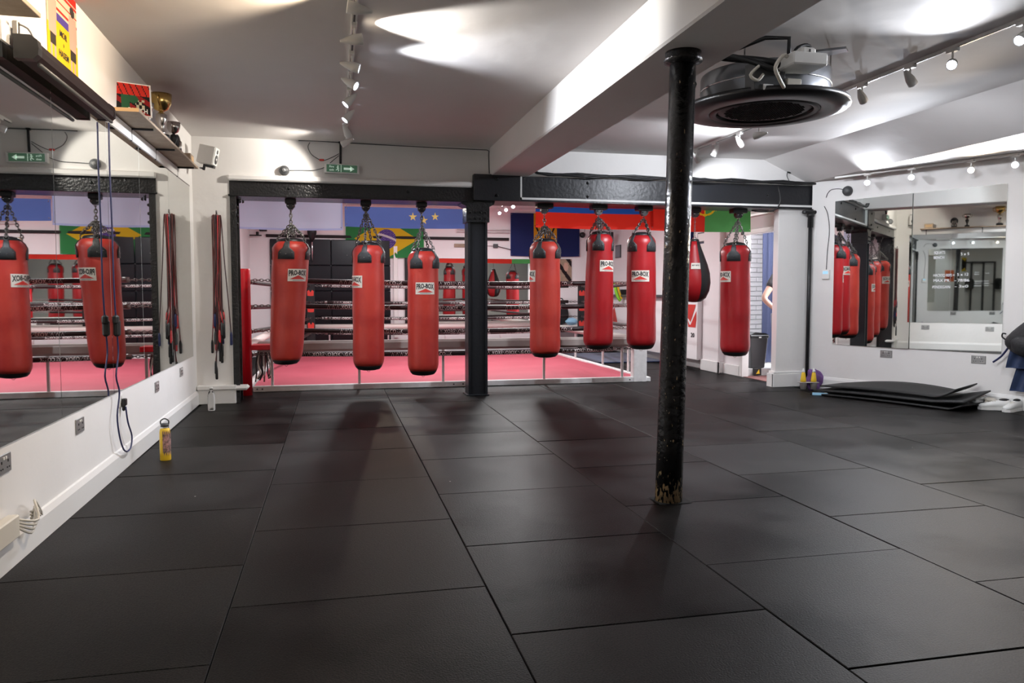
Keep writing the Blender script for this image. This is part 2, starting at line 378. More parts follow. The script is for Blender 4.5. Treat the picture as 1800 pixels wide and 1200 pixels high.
for ci, (y0, pt) in enumerate(offs):
    x0 = -1.409 + ci; x1 = x0 + 1.0
    y = y0 - math.ceil((y0 - YB) / pt) * pt
    while y < 15.5:
        g = .002; poly = [(x0 + g, y + g), (x1 - g, y + g), (x1 - g, y + pt - g), (x0 + g, y + pt - g)]
        pc = poly
        keepR = lambda p: (Vector((p[0], p[1], 0)) - RO).dot(RN) - .02
        if y + pt < 9.0 or x0 > 5.6: pc = clip(pc, keepR)
        pc = clip(pc, lambda p: p[1] - YB)
        if x1 <= 4.3 or x0 < 4.19:
            pc = clip(pc, lambda p: 9.86 - p[1]) if x1 < 4.3 else pc
        if y + pt > 9.0: pc = clip(pc, lambda p: 5.70 - p[0])
        if x0 < 0: pc = clip(pc, lambda p: p[0] - (lwx(p[1]) + .004))
        y += pt
        if len(pc) < 3: continue
        w_ = max(p[0] for p in pc) - min(p[0] for p in pc); h_ = max(p[1] for p in pc) - min(p[1] for p in pc)
        if w_ < .05 or h_ < .05: continue
        dz = rnd.uniform(-.0015, .0015)
        if pc == poly:
            if pt not in full: full[pt] = tile_mb([(-.5 + g, -pt / 2 + g), (.5 - g, -pt / 2 + g), (.5 - g, pt / 2 - g), (-.5 + g, pt / 2 - g)]).mesh('rubber_tile', 'rubber')
            o = link('rubber_tile', full[pt], slab, ((x0 + x1) / 2, y - pt / 2, dz))
            o.rotation_euler = (0, 0, rnd.uniform(-.0015, .0015))
        else:
            o = tile_mb(pc).build('rubber_tile', 'rubber', slab, (0, 0, dz))

# ------------------------------------------------------------------ room shell
def wall_poly(name, pts, z0, z1, m='wall', label=None, flip=False):
    mb = MB(); mb.prism(pts, 'z', z0, z1); return struct(name, mb, m, label)
wall_poly('wall_left', [(lwx(YB), YB), (lwx(9.4), 9.4), (lwx(9.4) - .15, 9.4), (lwx(YB) - .15, YB)], -.02, 3.0, label='white left wall of the gym')
E0 = RW(-.05); E1 = RW(11.53); E2 = E1 - RN * .15; E3 = E0 - RN * .15
wall_poly('wall_right', [(E0.x, E0.y), (E1.x, E1.y), (E2.x, E2.y), (E3.x, E3.y)], -.02, 3.0, label='white slanting right wall of the gym')
wall_poly('wall_rear', [(-1.6, YB), (-1.6, YB - .15), (11, YB - .15), (11, YB)], -.02, 3.0)
struct('ceiling', MB().prism([(-1.9, ZC), (5.28, ZC), (5.28, ZC + .1), (-1.9, ZC + .1)], 'y', YB - .1, 9.3), 'ceil', 'white plastered gym ceiling')
struct('ceiling_bulkhead', MB().prism([(5.28, ZC), (5.9, 2.60), (10.9, 2.60), (10.9, 2.97), (5.28, 2.97)], 'y', YB - .1, 9.2), 'ceil', 'sloping boxed bulkhead along the right side of the ceiling')
# white downstand beam running away from the camera
struct('ceiling_beam', MB().box((1.77, YB, 2.555), (2.23, 9.0, ZC + .02), .012), 'wall', 'boxed white ceiling beam over the iron column')
# header wall over the opening (z 2.42 .. ceiling on the left, stepped at the box)
hw = MB().prism([(-1.47, 0), (-1.47, 3.0), (6.3, 3.0), (6.3, 2.5), (1.8, 2.5), (1.8, 2.40), (-1.07, 2.40), (-1.07, 0)], 'y', 8.96, 9.40)
struct('wall_header', hw, 'wall', 'white wall with the wide opening to the ring room')
struct('trim_1', MB().box((-1.10, 8.90, 2.41), (1.57, 8.97, 2.475), .015), 'wall', 'rounded white plaster ledge above the left steel beam')
# right pier
struct('wall_pier', MB().box((5.50, 8.955, -.02), (6.03, 9.07, 2.5), .004), 'wall', 'white pier between the doorway and the mirrored wall')
mb = MB(); mb.box((5.45, 8.925, 0), (5.93, 8.957, .17), .004).box((5.45, 8.935, 0), (5.502, 9.08, .17), .001).box((5.472, 8.935, .17), (5.93, 8.957, .20), .006).box((5.474, 8.945, .17), (5.502, 9.075, .20), .002)
struct('baseboard_pier', mb, 'trimw')
# left plinth
mb = MB(); mb.box((-1.455, 8.90, 0), (-1.06, 8.97, .16), .006)
struct('baseboard_front', mb, 'trimw', 'painted white plinth under the jump ropes')
struct('trim_2', MB().box((-1.455, 8.875, .155), (-1.055, 8.97, .205), .008).box((-1.075, 8.88, .145), (-.93, 9.05, .195), .02), 'trimw', 'cracked white ledge on top of the plinth')
# left baseboard
mb = MB()
pts = [(0, 0), (.022, 0), (.022, .115), (.016, .13), (.010, .145), (0, .15)]
t = Vector((math.sin(LWa), math.cos(LWa), 0))
vs = []
for yy in (YB, 8.9):
    for p in pts: q = LW(yy, p[0], p[1]); vs.append(tuple(q))
n = len(pts); mb.add(vs, [tuple(range(n)), tuple(range(n, 2 * n))[::-1]] + [(i, i + n, (i + 1) % n + n, (i + 1) % n) for i in range(n)])
struct('baseboard_left', mb, 'trimw', 'white skirting board along the left wall')
mb = MB(); vs = []
for s_ in (0.0, 11.4):
    for p in pts: vs.append(tuple(RW(s_, p[0], p[1])))
mb.add(vs, [tuple(range(n))[::-1], tuple(range(n, 2 * n))] + [(i, (i + 1) % n, (i + 1) % n + n, i + n) for i in range(n)])
struct('baseboard_right', mb, 'trimw', 'white skirting board behind the foam mats')

# ring room shell
struct('wall_back', B((-1.7, 15.56, -.02), (9.2, 15.7, 3.0)), 'ringwall', 'white back wall of the ring room')
struct('wall_ring_left', B((-1.75, 9.4, -.02), (-1.55, 15.6, 3.0)), 'ringwall')
struct('ceiling_ring', B((-1.7, 9.4, 2.9), (9.2, 15.7, 3.0)), 'ringwall', 'ceiling of the ring room')
rw_ = MB(); rw_.box((5.70, 10.18, -.02), (5.77, 15.6, 3.0)); rw_.box((5.70, 9.2, 2.03), (5.77, 10.18, 3.0)); rw_.box((5.61, 10.7, 0), (5.72, 11.23, 3.0), .01)
struct('wall_ring_right', rw_, 'ringwall', 'white right wall of the ring room with pilaster and doorway')
mb = MB(); mb.box((5.675, 11.22, 0), (5.70, 15.56, .15), .006).box((5.59, 10.68, 0), (5.62, 11.25, .17), .006).box((5.59, 10.68, 0), (5.72, 10.70, .17), .006).box((5.68, 10.2, 0), (5.70, 10.7, .15), .005)
struct('baseboard_ring', mb, 'trimw')
mb = MB(); mb.box((5.68, 10.13, 0), (5.79, 10.22, 2.09), .006).box((5.68, 9.2, 2.02), (5.79, 10.22, 2.09), .006).box((5.66, 9.2, 2.26), (5.72, 10.2, 2.30), .006)
struct('door_1', mb, 'trimw', 'white frame of the open doorway beside the pier')

# hall beyond the doorway
struct('floor_hall', B((5.78, 10.24, -.02), (9.0, 11.4, .10)), 'greyw', 'raised hall floor with pale step front')
crp = struct('floor_doormat', B((5.71, 9.21, -.02), (9.0, 10.215, .004)), 'carpet', 'dark red-brown carpet inside the doorway')
struct('wall_hall_end', B((9.0, 8.9, -.02), (9.1, 11.5, 3.0)), 'ringwall')
struct('wall_hall_near', B((6.05, 9.0, -.02), (9.0, 9.19, 3.0)), 'ringwall')
struct('ceiling_hall', B((5.77, 9.15, 2.62), (9.0, 11.4, 2.7)), 'ringwall')
hb = struct('wall_hall', B((5.78, 11.32, -.02), (9.0, 11.45, 3.0)), 'mortar', 'white painted brick wall of the hall')
bm_ = MB().box((-.105, -.015, -.031), (.105, .012, .031), .004).mesh('brick', 'brick')
for rI in range(33):
    for k in range(5):
        x = 5.90 + k * .225 + (.1125 if rI % 2 else 0)
        if x < 6.75: link('brick', bm_, hb, (x, 11.315 + rnd.uniform(-.003, .003), .14 + rI * .075))
# housings made up for the added ceiling fill lights
def strip(x, y, z, lx, ly, label):
    t = thing('fill_light', label, 'light', (x, y, z))
    B((-lx / 2, -ly / 2, .01), (lx / 2, ly / 2, .06), .008).build('housing', 'plasw', t)
    return t
strip(.55, 12.0, 2.84, .16, 2.5, 'added ceiling fill light over the left half of the ring')
strip(3.0, 12.6, 2.84, .16, 2.5, 'added ceiling fill light over the right half of the ring')
strip(6.9, 9.7, 2.56, .16, 1.3, 'added fill light on the hall ceiling')
strip(2.6, .4, 2.81, 2.5, .16, 'added ceiling fill light above the near floor tiles')
strip(6.2, 1.2, 2.54, 2.5, .16, 'added ceiling fill light near the right wall')

# ------------------------------------------------------------------ steelwork of the opening
def rivets(pts, r=.017, d=(0, -1, 0), h=.012):
    me = MB().rod((0, 0, 0), Vector(d) * h, r, 8, r * .6).mesh('bolt', 'steel')
    for p in pts: link('bolt', me, t, p)
t = thing('steel_beam', 'textured black steel beam over the three left punch bags', 'beam', (-1.09, 8.93, 2.245))
mb = MB().box((0, .02, .02), (2.67, .42, .175), .004); mb.build('web', 'steel', t)
MB().box((-.01, 0, 0), (2.67, .44, .022), .004).build('flange', 'steel', t)
rivets([(.62 + i * 1.3, .02, .10) for i in range(2)])
t = thing('splice_plate', 'deep black steel splice box above the riveted post', 'beam', (1.57, 8.88, 2.262))
MB().box((0, 0, 0), (.55, .5, .30), .006).build('box', 'steelr', t)
rivets([(.27, 0, .06), (.27, 0, .25)], .02)
t = thing('steel_beam', 'smooth black steel beam edged in white over the right bags', 'beam', (2.12, 8.90, 2.275))
MB().box((0, .03, .02), (4.06, .42, .285), .004).build('web', 'steelr', t)
MB().box((-.005, 0, -.01), (4.06, .44, .012), .003).build('flange', 'steelr', t)
mb = MB().box((0, -.004, .012), (4.04, .03, .036)).box((0, -.004, .012), (.022, .03, .285)); o = mb.build('edge_strip', 'white', t); o['label'] = 'painted white edge'
rivets([(.83, .03, .07), (.83, .03, .23), (1.9, .03, .23), (3.2, .03, .15)], .018)
# cables lying on top of the right beam
t = thing('cable_bundle', 'black wavy cable bundle lying along the top of the right beam', 'cable', (2.2, 8.86, 2.56))
for j in range(3):
    pts = [(-.02, 0, .10), (.05, 0, .075), (.12, 0, .035)] + [(.25 + i * .18, .0 + .012 * math.sin(i * 2.1 + j), .012 + .012 * j + .010 * math.sin(i * 1.7 + j * 2)) for i in range(21)]
    MB().tube([(p[0], p[1] + j * .018, p[2]) for p in pts], .014, 6).build('cable', 'black', t)
# left post
t = thing('steel_post', 'black steel post at the left edge of the opening', 'column', (-1.02, 9.08, 0))
MB().box((-.065, -.14, 0), (.0, -.125, 2.245), .003).build('flange', 'steel', t)
MB().box((-.04, -.125, .0), (-.025, .12, 2.245), .003).build('web', 'steel', t)
MB().box((-.065, .12, .0), (.0, .14, 2.245), .003).build('flange', 'steel', t)
rivets([(.0, -.12, 1.95 + i * .09) for i in range(3)] + [(.03 + .03 * (i % 2), -.12, 2.19 + .03 * (i // 2)) for i in range(3)], .02, (1, 0, 0), .02)
# middle post
t = thing('steel_post', 'black riveted steel post standing between the third and fourth bag', 'column', (1.63, 9.08, 0))
MB().box((-.115, -.12, 0), (-.09, .12, 2.262), .003).build('flange', 'steelr', t)
MB().box((.09, -.12, 0), (.115, .12, 2.262), .003).build('flange', 'steelr', t)
MB().box((-.09, -.09, 0), (.09, .09, 2.262), .003).build('web', 'steelr', t)
mb = MB().prism([(-.135, 2.02), (.135, 2.02), (.135, 2.20), (.19, 2.225), (.20, 2.262), (-.20, 2.262), (-.19, 2.225), (-.135, 2.20)], 'y', -.135, .135); mb.build('capital', 'steel', t)
rivets([(x, -.135, z) for x in (-.09, -.03, .03, .09) for z in (2.06, 2.13)], .014)
MB().box((-.14, -.14, 0), (.13, .14, .015), .003).build('foot_plate', 'steelr', t)

# round iron column
t = thing('iron_column', 'round black iron column with chipped paint at its foot', 'column', (1.88, 4.16, 0))
def colc(z): return (.055 * z / 2.55, 0)
MB().lathe([(.0785, -.01), (.0775, .3), (.074, 1.2), (.073, 2.50)], 40, cf=colc).build('shaft', 'column', t)
MB().lathe([(.074, 2.485), (.108, 2.50), (.108, 2.515), (.100, 2.525), (.100, 2.557)], 36, cf=colc).build('cap', 'steel', t)
MB().add([(-.09, -.085, .002), (.11, -.085, .002), (.11, .085, .002), (-.09, .085, .002)], [(0, 1, 2, 3)]).build('floor_cutout', 'under', t)

# vertical pipe in the right corner
t = thing('soil_pipe', 'thin black pipe standing in the corner beside the pier', 'pipe', (5.895, 8.87, 0))
MB().lathe([(.024, .0), (.024, 2.05)], 14).build('pipe', 'black', t)
MB().lathe([(.035, 2.03), (.035, 2.16), (.045, 2.17), (.045, 2.2), (.032, 2.21), (.032, 2.26)], 14).build('collar', 'black', t)
MB().box((-.11, -.035, 2.20), (.17, .035, 2.245), .012).build('bracket', 'black', t)

# ------------------------------------------------------------------ left wall: mirrors, fittings
t = thing('wall_mirror', 'long frameless mirror covering the left wall', 'mirror'); t.matrix_world = frame_lw(0, .001, .54)
edges = [8.72, 7.60, 6.47, 5.57, 4.53, 3.45, 2.35]
for i in range(len(edges) - 1):
    a, b = edges[i + 1] + .002, edges[i] - .002
    MB().box((a, -.006, 0), (b, 0, 1.77), .0015).build('mirror_panel', 'mirror', t)
# jump ropes
def on_lw(o, y, off, z): o.matrix_world = frame_lw(y, off, z); return o
# sockets
def socket(name, Mx, label, double=True, group=None, m='socket'):
    t = thing(name, label, 'socket', group=group); t.matrix_world = Mx
    w = .073 if double else .043
    MB().box((-w, -.008, -.043), (w, 0, .043), .003).build('plate', m, t)
    for sgn in ((-1, 1) if double else (0,)):
        mb = MB(); cx = sgn * .035
        mb.box((cx - .004, -.010, .004), (cx + .004, -.007, .016)).box((cx - .014, -.010, -.022), (cx - .007, -.007, -.016)).box((cx + .007, -.010, -.022), (cx + .014, -.007, -.016))
        o = mb.build('pin_holes', 'black', t); o['kind'] = 'stuff'
        MB().box((cx * .35 - .006, -.012, .018), (cx * .35 + .006, -.007, .032), .002).build('switch', 'plasw', t)
    return t
socket('wall_socket', frame_lw(3.76, 0, .462), 'double steel socket on the left wall at the frame edge')
socket('wall_socket', frame_lw(4.834, 0, .453), 'double steel socket under the left mirror before the hanging cord')
socket('wall_socket', frame_lw(6.904, 0, .431), 'double steel socket on the left wall beyond the plugged cord')
socket('wall_socket', frame_lw(8.018, 0, .444), 'double steel socket on the left wall nearest the corner', m='socket')
socket('wall_socket', frame_lw(5.75, 0, .47), 'single white socket on the left wall with a black plug in it', False, m='plasw')
socket('wall_socket', frame_rw(.978, 0, .487), 'double steel socket below the right mirror, middle of the mats')
socket('wall_socket', frame_rw(1.997, 0, .492), 'double steel socket below the right mirror beside the backpack')
socket('wall_socket', Matrix.Translation((5.695, 11.8, .33)) @ Matrix.Rotation(-PI / 2, 4, 'Z'), 'double white socket low on the wall beside the reception counter', m='plasw')
# hanging cord and plug
t = thing('extension_lead', 'thin dark cord hanging from the roller casing down to the plug', 'cord', (-1.393, 5.5, .1))
cp = [(-1.392, 5.51, 2.29), (-1.392, 5.499, 1.984), (-1.392, 5.511, 1.623), (-1.392, 5.509, 1.257), (-1.393, 5.546, .979), (-1.393, 5.569, .809), (-1.392, 5.495, .666), (-1.393, 5.566, .546), (-1.392, 5.492, .406), (-1.393, 5.533, .267), (-1.39, 5.60, .17), (-1.392, 5.68, .132), (-1.393, 5.75, .125), (-1.393, 5.82, .14), (-1.393, 5.849, .211), (-1.394, 5.76, .32), (-1.40, 5.74, .43)]
def smooth(pts, k=4):
    P = [Vector(p) for p in pts]; out = []
    for i in range(len(P) - 1):
        p0 = P[max(i - 1, 0)]; p1 = P[i]; p2 = P[i + 1]; p3 = P[min(i + 2, len(P) - 1)]
        for j in range(k):
            u = j / k; out.append(.5 * ((2 * p1) + (p2 - p0) * u + (2 * p0 - 5 * p1 + 4 * p2 - p3) * u * u + (3 * p1 - p0 - 3 * p2 + p3) * u ** 3))
    out.append(P[-1]); return out
off = Vector(t.location)
MB().tube([Vector(p) - off for p in smooth(cp)], .0055, 6).build('flex', 'navyp', t)
MB().box((-.02, .03, .82), (.02, .085, .93), .012).box((-.018, .01, .90), (.018, .065, .96), .012).build('inline_switch', 'black', t)
MB().box((-.03, .225, .335), (-.002, .27, .385), .006).box((-.03, .235, .30), (-.012, .262, .34), .006).build('plug', 'black', t)
# junction box low on the wall
t = thing('junction_box', 'cream junction box with loose wires low on the left wall', 'box'); t.matrix_world = frame_lw(3.70, .004, .17)
MB().box((-.30, -.05, -.035), (.07, 0, .065), .006).build('casing', 'plasc', t)
mb = MB()
for i in range(4):
    mb.tube(smooth([(.09, -.03, .0 + i * .012), (.17, -.06 - .01 * i, -.05 + i * .02), (.25, -.05, -.01 + .03 * i), (.31 + .03 * i, -.03, .03 - .02 * i), (.26, -.03, -.02 + .015 * i)]), .006, 5)
mb.build('wires', 'plasc', t)
# shelf with trophies
t = thing('wall_shelf', 'long chipboard trophy shelf above the left mirror', 'shelf', (lwx(7.1) + .0, 7.1, 2.37)); t.rotation_euler = (0, 0, -LWa)
MB().box((.0, -1.42, .035), (.185, 1.05, .055), .002).build('board', 'wood', t)
MB().box((.0, -1.424, .033), (.185, -1.419, .057)).build('end_edge', 'woode', t)
for yy in (-.85, -.02, .95):
    MB().box((.002, yy - .008, .02), (.16, yy + .008, .035), .002).box((.002, yy - .008, -.06), (.014, yy + .008, .035), .002).build('bracket', 'black', t)
struct('trim_3', MB().prism([(lwx(3.9) + .013, 3.9), (lwx(8.75) + .013, 8.75), (lwx(8.75), 8.75), (lwx(3.9), 3.9)], 'z', 2.315, 2.40), 'trimw', 'white batten between mirror and shelf')
def trophy(x, y, z, h, kind, label, g=None):
    t = thing('trophy', label, 'trophy', (x, y, z), 0, g)
    mcup, mbody = kind
    MB().lathe([(.045 * h / .27, 0), (.045 * h / .27, .03 * h / .27)], 16).build('base', 'black', t)
    k = h / .27
    MB().lathe([(.03 * k, .03 * k), (.012 * k, .05 * k), (.022 * k, .09 * k), (.034 * k, .12 * k), (.030 * k, .15 * k), (.010 * k, .165 * k)], 16).build('stem', mbody, t)
    MB().lathe([(.010 * k, .165 * k), (.04 * k, .18 * k), (.058 * k, .215 * k), (.062 * k, .27 * k), (.058 * k, .27 * k), (.05 * k, .215 * k), (.01 * k, .19 * k)], 20, cap=False).build('cup', mcup, t)
    for s_ in (-1, 1):
        MB().tube(smooth([(0, s_ * .055 * k, .25 * k), (0, s_ * .088 * k, .245 * k), (0, s_ * .082 * k, .21 * k), (0, s_ * .045 * k, .195 * k)], 3), .004 * k, 5).build('handle', mcup, t)
    return t
trophy(-1.33, 6.80, 2.427, .36, ('gold', 'silver'), 'large gold cup trophy with silver stem on the shelf')
trophy(-1.34, 7.34, 2.427, .25, ('silver', 'black'), 'smaller silver cup trophy standing behind the gold one')
trophy(-1.35, 6.42, 2.427, .20, ('silver', 'silver'), 'small silver cup beside the red and green picture')
t = thing('trophy', 'dark round figure trophy at the far end of the shelf', 'trophy', (-1.35, 7.56, 2.427))
MB().box((-.04, -.05, 0), (.04, .05, .03), .004).build('base', 'black', t)
MB().ball((0, 0, .12), .07, sc=(.35, 1, 1)).build('disc', 'acblk', t)
for a in (-.045, 0, .045): MB().rod((.02, a, .03), (.02, a * .5, .13), .008, 8, .012).build('figure', 'silver', t)
t = thing('trophy_box', 'brown wooden box at the corner end of the shelf', 'box', (-1.36, 8.0, 2.427))
MB().box((-.05, -.08, 0), (.06, .08, .09), .004).build('box', 'wood', t); MB().box((.058, -.06, .02), (.063, .06, .07), .001).build('panel', 'woode', t)
# leaning picture
t = thing('framed_picture', 'red and green fight print leaning on the shelf', 'picture', (-1.345, 5.92, 2.427)); t.rotation_euler = (0, 0, R(22)); t.scale = (.76, .9, .95)
def art(parent, mats, w, h, fn, nx=60, ny=60, name='print', plane='xz', y=-.006):
    mb = MB(); vs = [((i / nx - .5) * w, y, j / ny * h) for j in range(ny + 1) for i in range(nx + 1)]
    fs = []; mi = []
    for j in range(ny):
        for i in range(nx):
            a = j * (nx + 1) + i; fs.append((a, a + 1, a + nx + 2, a + nx + 1)); mi.append(fn((i + .5) / nx, (j + .5) / ny))
    mb.add(vs, fs); mb.mi = mi; return mb.build(name, mats, parent)
fr = bpy.data.objects.new('frame_tilt', None)
mb = MB().box((-.17, 0, 0), (.17, .014, .245), .002); o = mb.build('frame', 'white', t); o.rotation_euler = (R(-9), 0, 0)
def printfn(u, v):
    if v > .62 and not (abs(math.sin(u * 19 + v * 7)) < .25): return 1
    if .22 < u < .45 and v < .62: return 2
    if (u - .55) ** 2 + (v - .5) ** 2 < .02: return 2
    if .6 < u < .85 and .1 < v < .5 and math.sin(u * 40) * math.sin(v * 30) > 0: return 3
    if v > .62: return 0
    return 4 if math.sin(u * 9 + v * 14) > .3 else 0
pt = art(o, ['f_blk', 'f_red', 'f_dgreen', 'f_cream', 'f_dred'], .31, .225, printfn, 40, 40, y=-.004); pt.location = (0, 0, .01)
mb = MB(); text_on(mb, 'DUTCH', lambda u, v: (.05 + u, -.009, .04 + v), .035, .16, .02); mb.build('lettering', 'white', o)
# event poster above the mirror
t = thing('poster', 'yellow and red boxing event poster pasted above the left mirror', 'poster'); t.matrix_world = frame_lw(4.775, .002, 2.435)
def posterfn(u, v):
    # v up; two fighters left and right, yellow panel in the middle, red banner above
    if v > .90: return 2
    if .28 < u < .72 and v < .50: return 1
    for cx in (.17, .84):
        if (u - cx) ** 2 * 1.6 + (v - .80) ** 2 * 2.2 < .010: return 5
        if abs(u - cx) < .14 - .08 * abs(v - .55) and .30 < v < .74: return 3
        if abs(u - cx) < .10 and .16 < v <= .30: return 5
        if .03 < abs(u - cx) < .09 and v <= .16: return 3
    if v < .40: return 1
    if .28 < u < .72 and .50 <= v < .60: return 4
    if v > .60: return 0 if math.sin(v * 60) < .6 else 2
    return 0
art(t, ['f_cream', 'f_yel', 'f_red', 'skin', 'f_ind', 'hair'], .50, .43, posterfn, 50, 60, y=-.003)
mb = MB()
text_on(mb, 'MOR', lambda u, v: (u, -.005, .165 + v), .035, .12)
text_on(mb, 'V', lambda u, v: (u, -.005, .11 + v), .02, .02)
text_on(mb, 'HASEM', lambda u, v: (u, -.005, .06 + v), .035, .16)
mb.build('lettering', 'ink', t)
# projector screen casing
t = thing('screen_casing', 'dark rolled-up projector screen casing above the left mirror', 'projector screen', (-1.345, 4.6, 2.31)); t.rotation_euler = (0, 0, -LWa)
Mx = Matrix.Rotation(-PI / 2, 4, 'X')
prof = [(-.045, -.045), (.025, -.045), (.044, -.028), (.047, .0), (.042, .03), (.018, .048), (-.045, .048)]
MB().prism([(p[0], p[1]) for p in prof], 'y', -.58, .70).build('housing', 'screen', t)
MB().prism([(p[0] * 1.12, p[1] * 1.15) for p in prof], 'y', -.62, -.57).build('end_cap', 'black', t)
MB().prism([(p[0] * 1.08, p[1] * 1.1) for p in prof], 'y', .69, .72).build('end_cap', 'screen', t)
MB().rod((.035, -.56, -.062), (.035, .67, -.062), .010, 8).build('pull_bar', 'dkgrey', t)
MB().box((-.06, -.60, .045), (-.035, -.57, .12), .004).tube(smooth([(-.045, -.585, .11), (.0, -.585, .09), (.02, -.57, .05)], 3), .004, 5).build('hanger', 'chain', t)
t = thing('wall_shelf', 'dark brown shelf end high on the wall in the top corner of the frame', 'shelf', (-1.40, 3.3, 2.37))
MB().box((0, -.9, 0), (.2, .455, .02), .002).build('board', 'wood', t)
MB().box((.0, .1, -.1), (.012, .12, 0)).box((0, .1, -.012), (.17, .12, 0)).build('bracket', 'black', t)
# loudspeaker
t = thing('loudspeaker', 'white loudspeaker on a black bracket at the shelf end', 'speaker', (-1.25, 8.62, 2.52)); t.rotation_euler = (R(0), R(12), R(-8)); t.scale = (.78,) * 3
MB().box((-.13, -.09, 0), (.08, .09, .24), .008).build('cabinet', 'plasw', t)
f = MB().box((.08, -.085, .005), (.088, .085, .235), .006).build('front', 'plasw', t)
MB().rod((.086, 0, .085), (.093, 0, .085), .062, 22, .058).build('woofer', 'dkgrey', t)
MB().rod((.092, 0, .085), (.098, 0, .085), .022, 16, .012).build('dust_cap', 'plasw', t)
MB().rod((.086, 0, .185), (.093, 0, .185), .03, 18, .026).build('tweeter', 'dkgrey', t)
MB().box((-.03, -.03, -.03), (.085, .05, -.0), .004).box((-.06, -.01, -.08), (-.03, .02, -.0), .004).rod((-.05, 0, -.06), (-.13, .12, -.05), .012, 8).build('bracket', 'black', t)

# ------------------------------------------------------------------ header wall fittings
t = thing('exit_sign', 'green exit sign with arrow hanging on the header wall', 'sign', (.10, 8.93, 2.57)); t.rotation_euler = (0, R(1), 0)
MB().box((-.19, -.035, -.052), (.19, .025, .052), .006).build('housing', 'plasw', t)
MB().box((-.165, -.038, -.04), (.165, -.034, .04)).build('panel', 'green', t)
mb = MB()
mb.add([(.02, -.040, -.012), (.10, -.040, -.012), (.10, -.040, .012), (.02, -.040, .012), (.09, -.040, -.03), (.135, -.040, 0), (.09, -.040, .03)], [(0, 1, 2, 3), (4, 5, 6)])
mb.box((-.012, -.040, -.038), (-.006, -.037, .038))
text_on(mb, 'Fire', lambda u, v: (-.11 + u, -.040, .018 + v), .022, .05)
text_on(mb, 'exit', lambda u, v: (-.11 + u, -.040, -.016 + v), .022, .05)
mb.ball((-.042, -.040, .024), .008, 8, 5).tube([(-.042, -.040, .014), (-.046, -.040, -.004), (-.034, -.040, -.016), (-.04, -.040, -.032)], .005, 5).tube([(-.046, -.040, -.004), (-.058, -.040, -.018), (-.066, -.040, -.018)], .004, 5).tube([(-.058, -.040, .012), (-.042, -.040, .010), (-.03, -.040, .0)], .0035, 5)
mb.build('lettering', 'signw', t)
MB().rod((-.015, .0, .05), (-.015, .0, .30), .013, 8).box((-.035, -.01, .28), (.005, .03, .305), .004).build('conduit', 'black', t)
t = thing('alarm_sounder', 'small round grey sounder on the header wall left of the exit sign', 'alarm', (-.515, 8.955, 2.535)); Mr = Matrix.Rotation(PI / 2, 4, 'X')
MB().lathe([(.055, 0), (.055, .02), (.045, .045), (.03, .055)], 22, M4=Mr).build('body', 'dkgrey', t)
MB().lathe([(.022, .05), (.018, .062), (.008, .066)], 16, M4=Mr).build('centre', 'socket', t)
t = thing('wall_cable', 'thin dark cable along the top of the header wall', 'cable', (0, 8.95, 2.85))
MB().tube(smooth([(-.36, 0, .015), (-.16, 0, .018), (.1, 0, .012), (.6, 0, .006), (1.1, 0, .0), (1.62, 0, -.002), (1.752, 0, -.008), (1.757, 0, -.06), (1.765, 0, -.27)], 3), .005, 5).build('cable', 'dkgrey', t)
t = thing('wall_cable', 'loose looped wires between the exit sign conduit and sounder', 'cable', (0, 8.95, 2.6))
MB().tube(smooth([(.07, 0, .14), (.0, 0, .10), (-.10, 0, .06), (-.17, 0, .085), (-.23, 0, .13), (-.26, 0, .2), (-.24, 0, .25)], 4), .004, 5).build('wire', 'dkgrey', t)
MB().tube(smooth([(.07, 0, .12), (.0, 0, .06), (-.08, 0, -.01), (-.2, 0, -.05), (-.35, 0, -.055), (-.46, 0, -.06)], 4), .004, 5).build('wire', 'dkgrey', t)
MB().box((-.14, -.01, .055), (-.09, .01, .075), .003).build('joint', 'logored', t)
t = thing('round_speaker', 'small black round wall speaker above the right steel beam', 'speaker', (5.64, 8.955, 2.76))
MB().lathe([(.05, 0), (.052, .02), (.04, .05), (.02, .058)], 22, M4=Mr).build('body', 'black', t)
MB().tube(smooth([(-.04, -.02, -.02), (-.045, -.01, -.08), (-.02, -.02, -.14), (-.01, -.03, -.18)], 3), .004, 5).build('lead', 'black', t)
t = thing('round_speaker', 'dark grey round wall speaker above the right mirror corner', 'speaker'); t.matrix_world = frame_rw(.44, 0, 2.44)
MB().lathe([(.06, 0), (.062, .02), (.05, .05), (.02, .06)], 22, M4=Mr).build('body', 'dkgrey', t)
MB().tube(smooth([(-.05, -.02, .02), (-.12, -.01, .04), (-.22, -.01, .04), (-.27, -.01, .0), (-.29, -.01, -.05)], 3), .004, 5).build('lead', 'black', t)
t = thing('thermostat', 'white thermostat with blue display beside the right mirror', 'thermostat'); t.matrix_world = frame_rw(.175, 0, 1.435)
MB().box((-.05, -.025, -.06), (.05, 0, .055), .005).build('casing', 'plasw', t)
MB().box((-.035, -.027, .005), (.035, -.024, .04)).build('display', 'lcd', t)
MB().tube(smooth([(0, -.008, .06), (.01, -.008, .3), (.03, -.008, .55), (.0, -.008, .75), (-.05, -.008, .85)], 4), .004, 5).build('wire', 'dkgrey', t)
t = thing('sensor', 'small white sensor box at the end of the right steel beam', 'sensor', (6.0, 8.85, 2.50)); MB().box((-.03, -.03, -.06), (.03, .03, .06), .008).build('body', 'plasw', t)
MB().rod((0, -.03, -.09), (.05, -.08, -.12), .03, 12).build('head', 'black', t)
t = thing('door_closer', 'black cable coil hanging under the beam beside the pier', 'cable', (5.28, 9.0, 2.26))
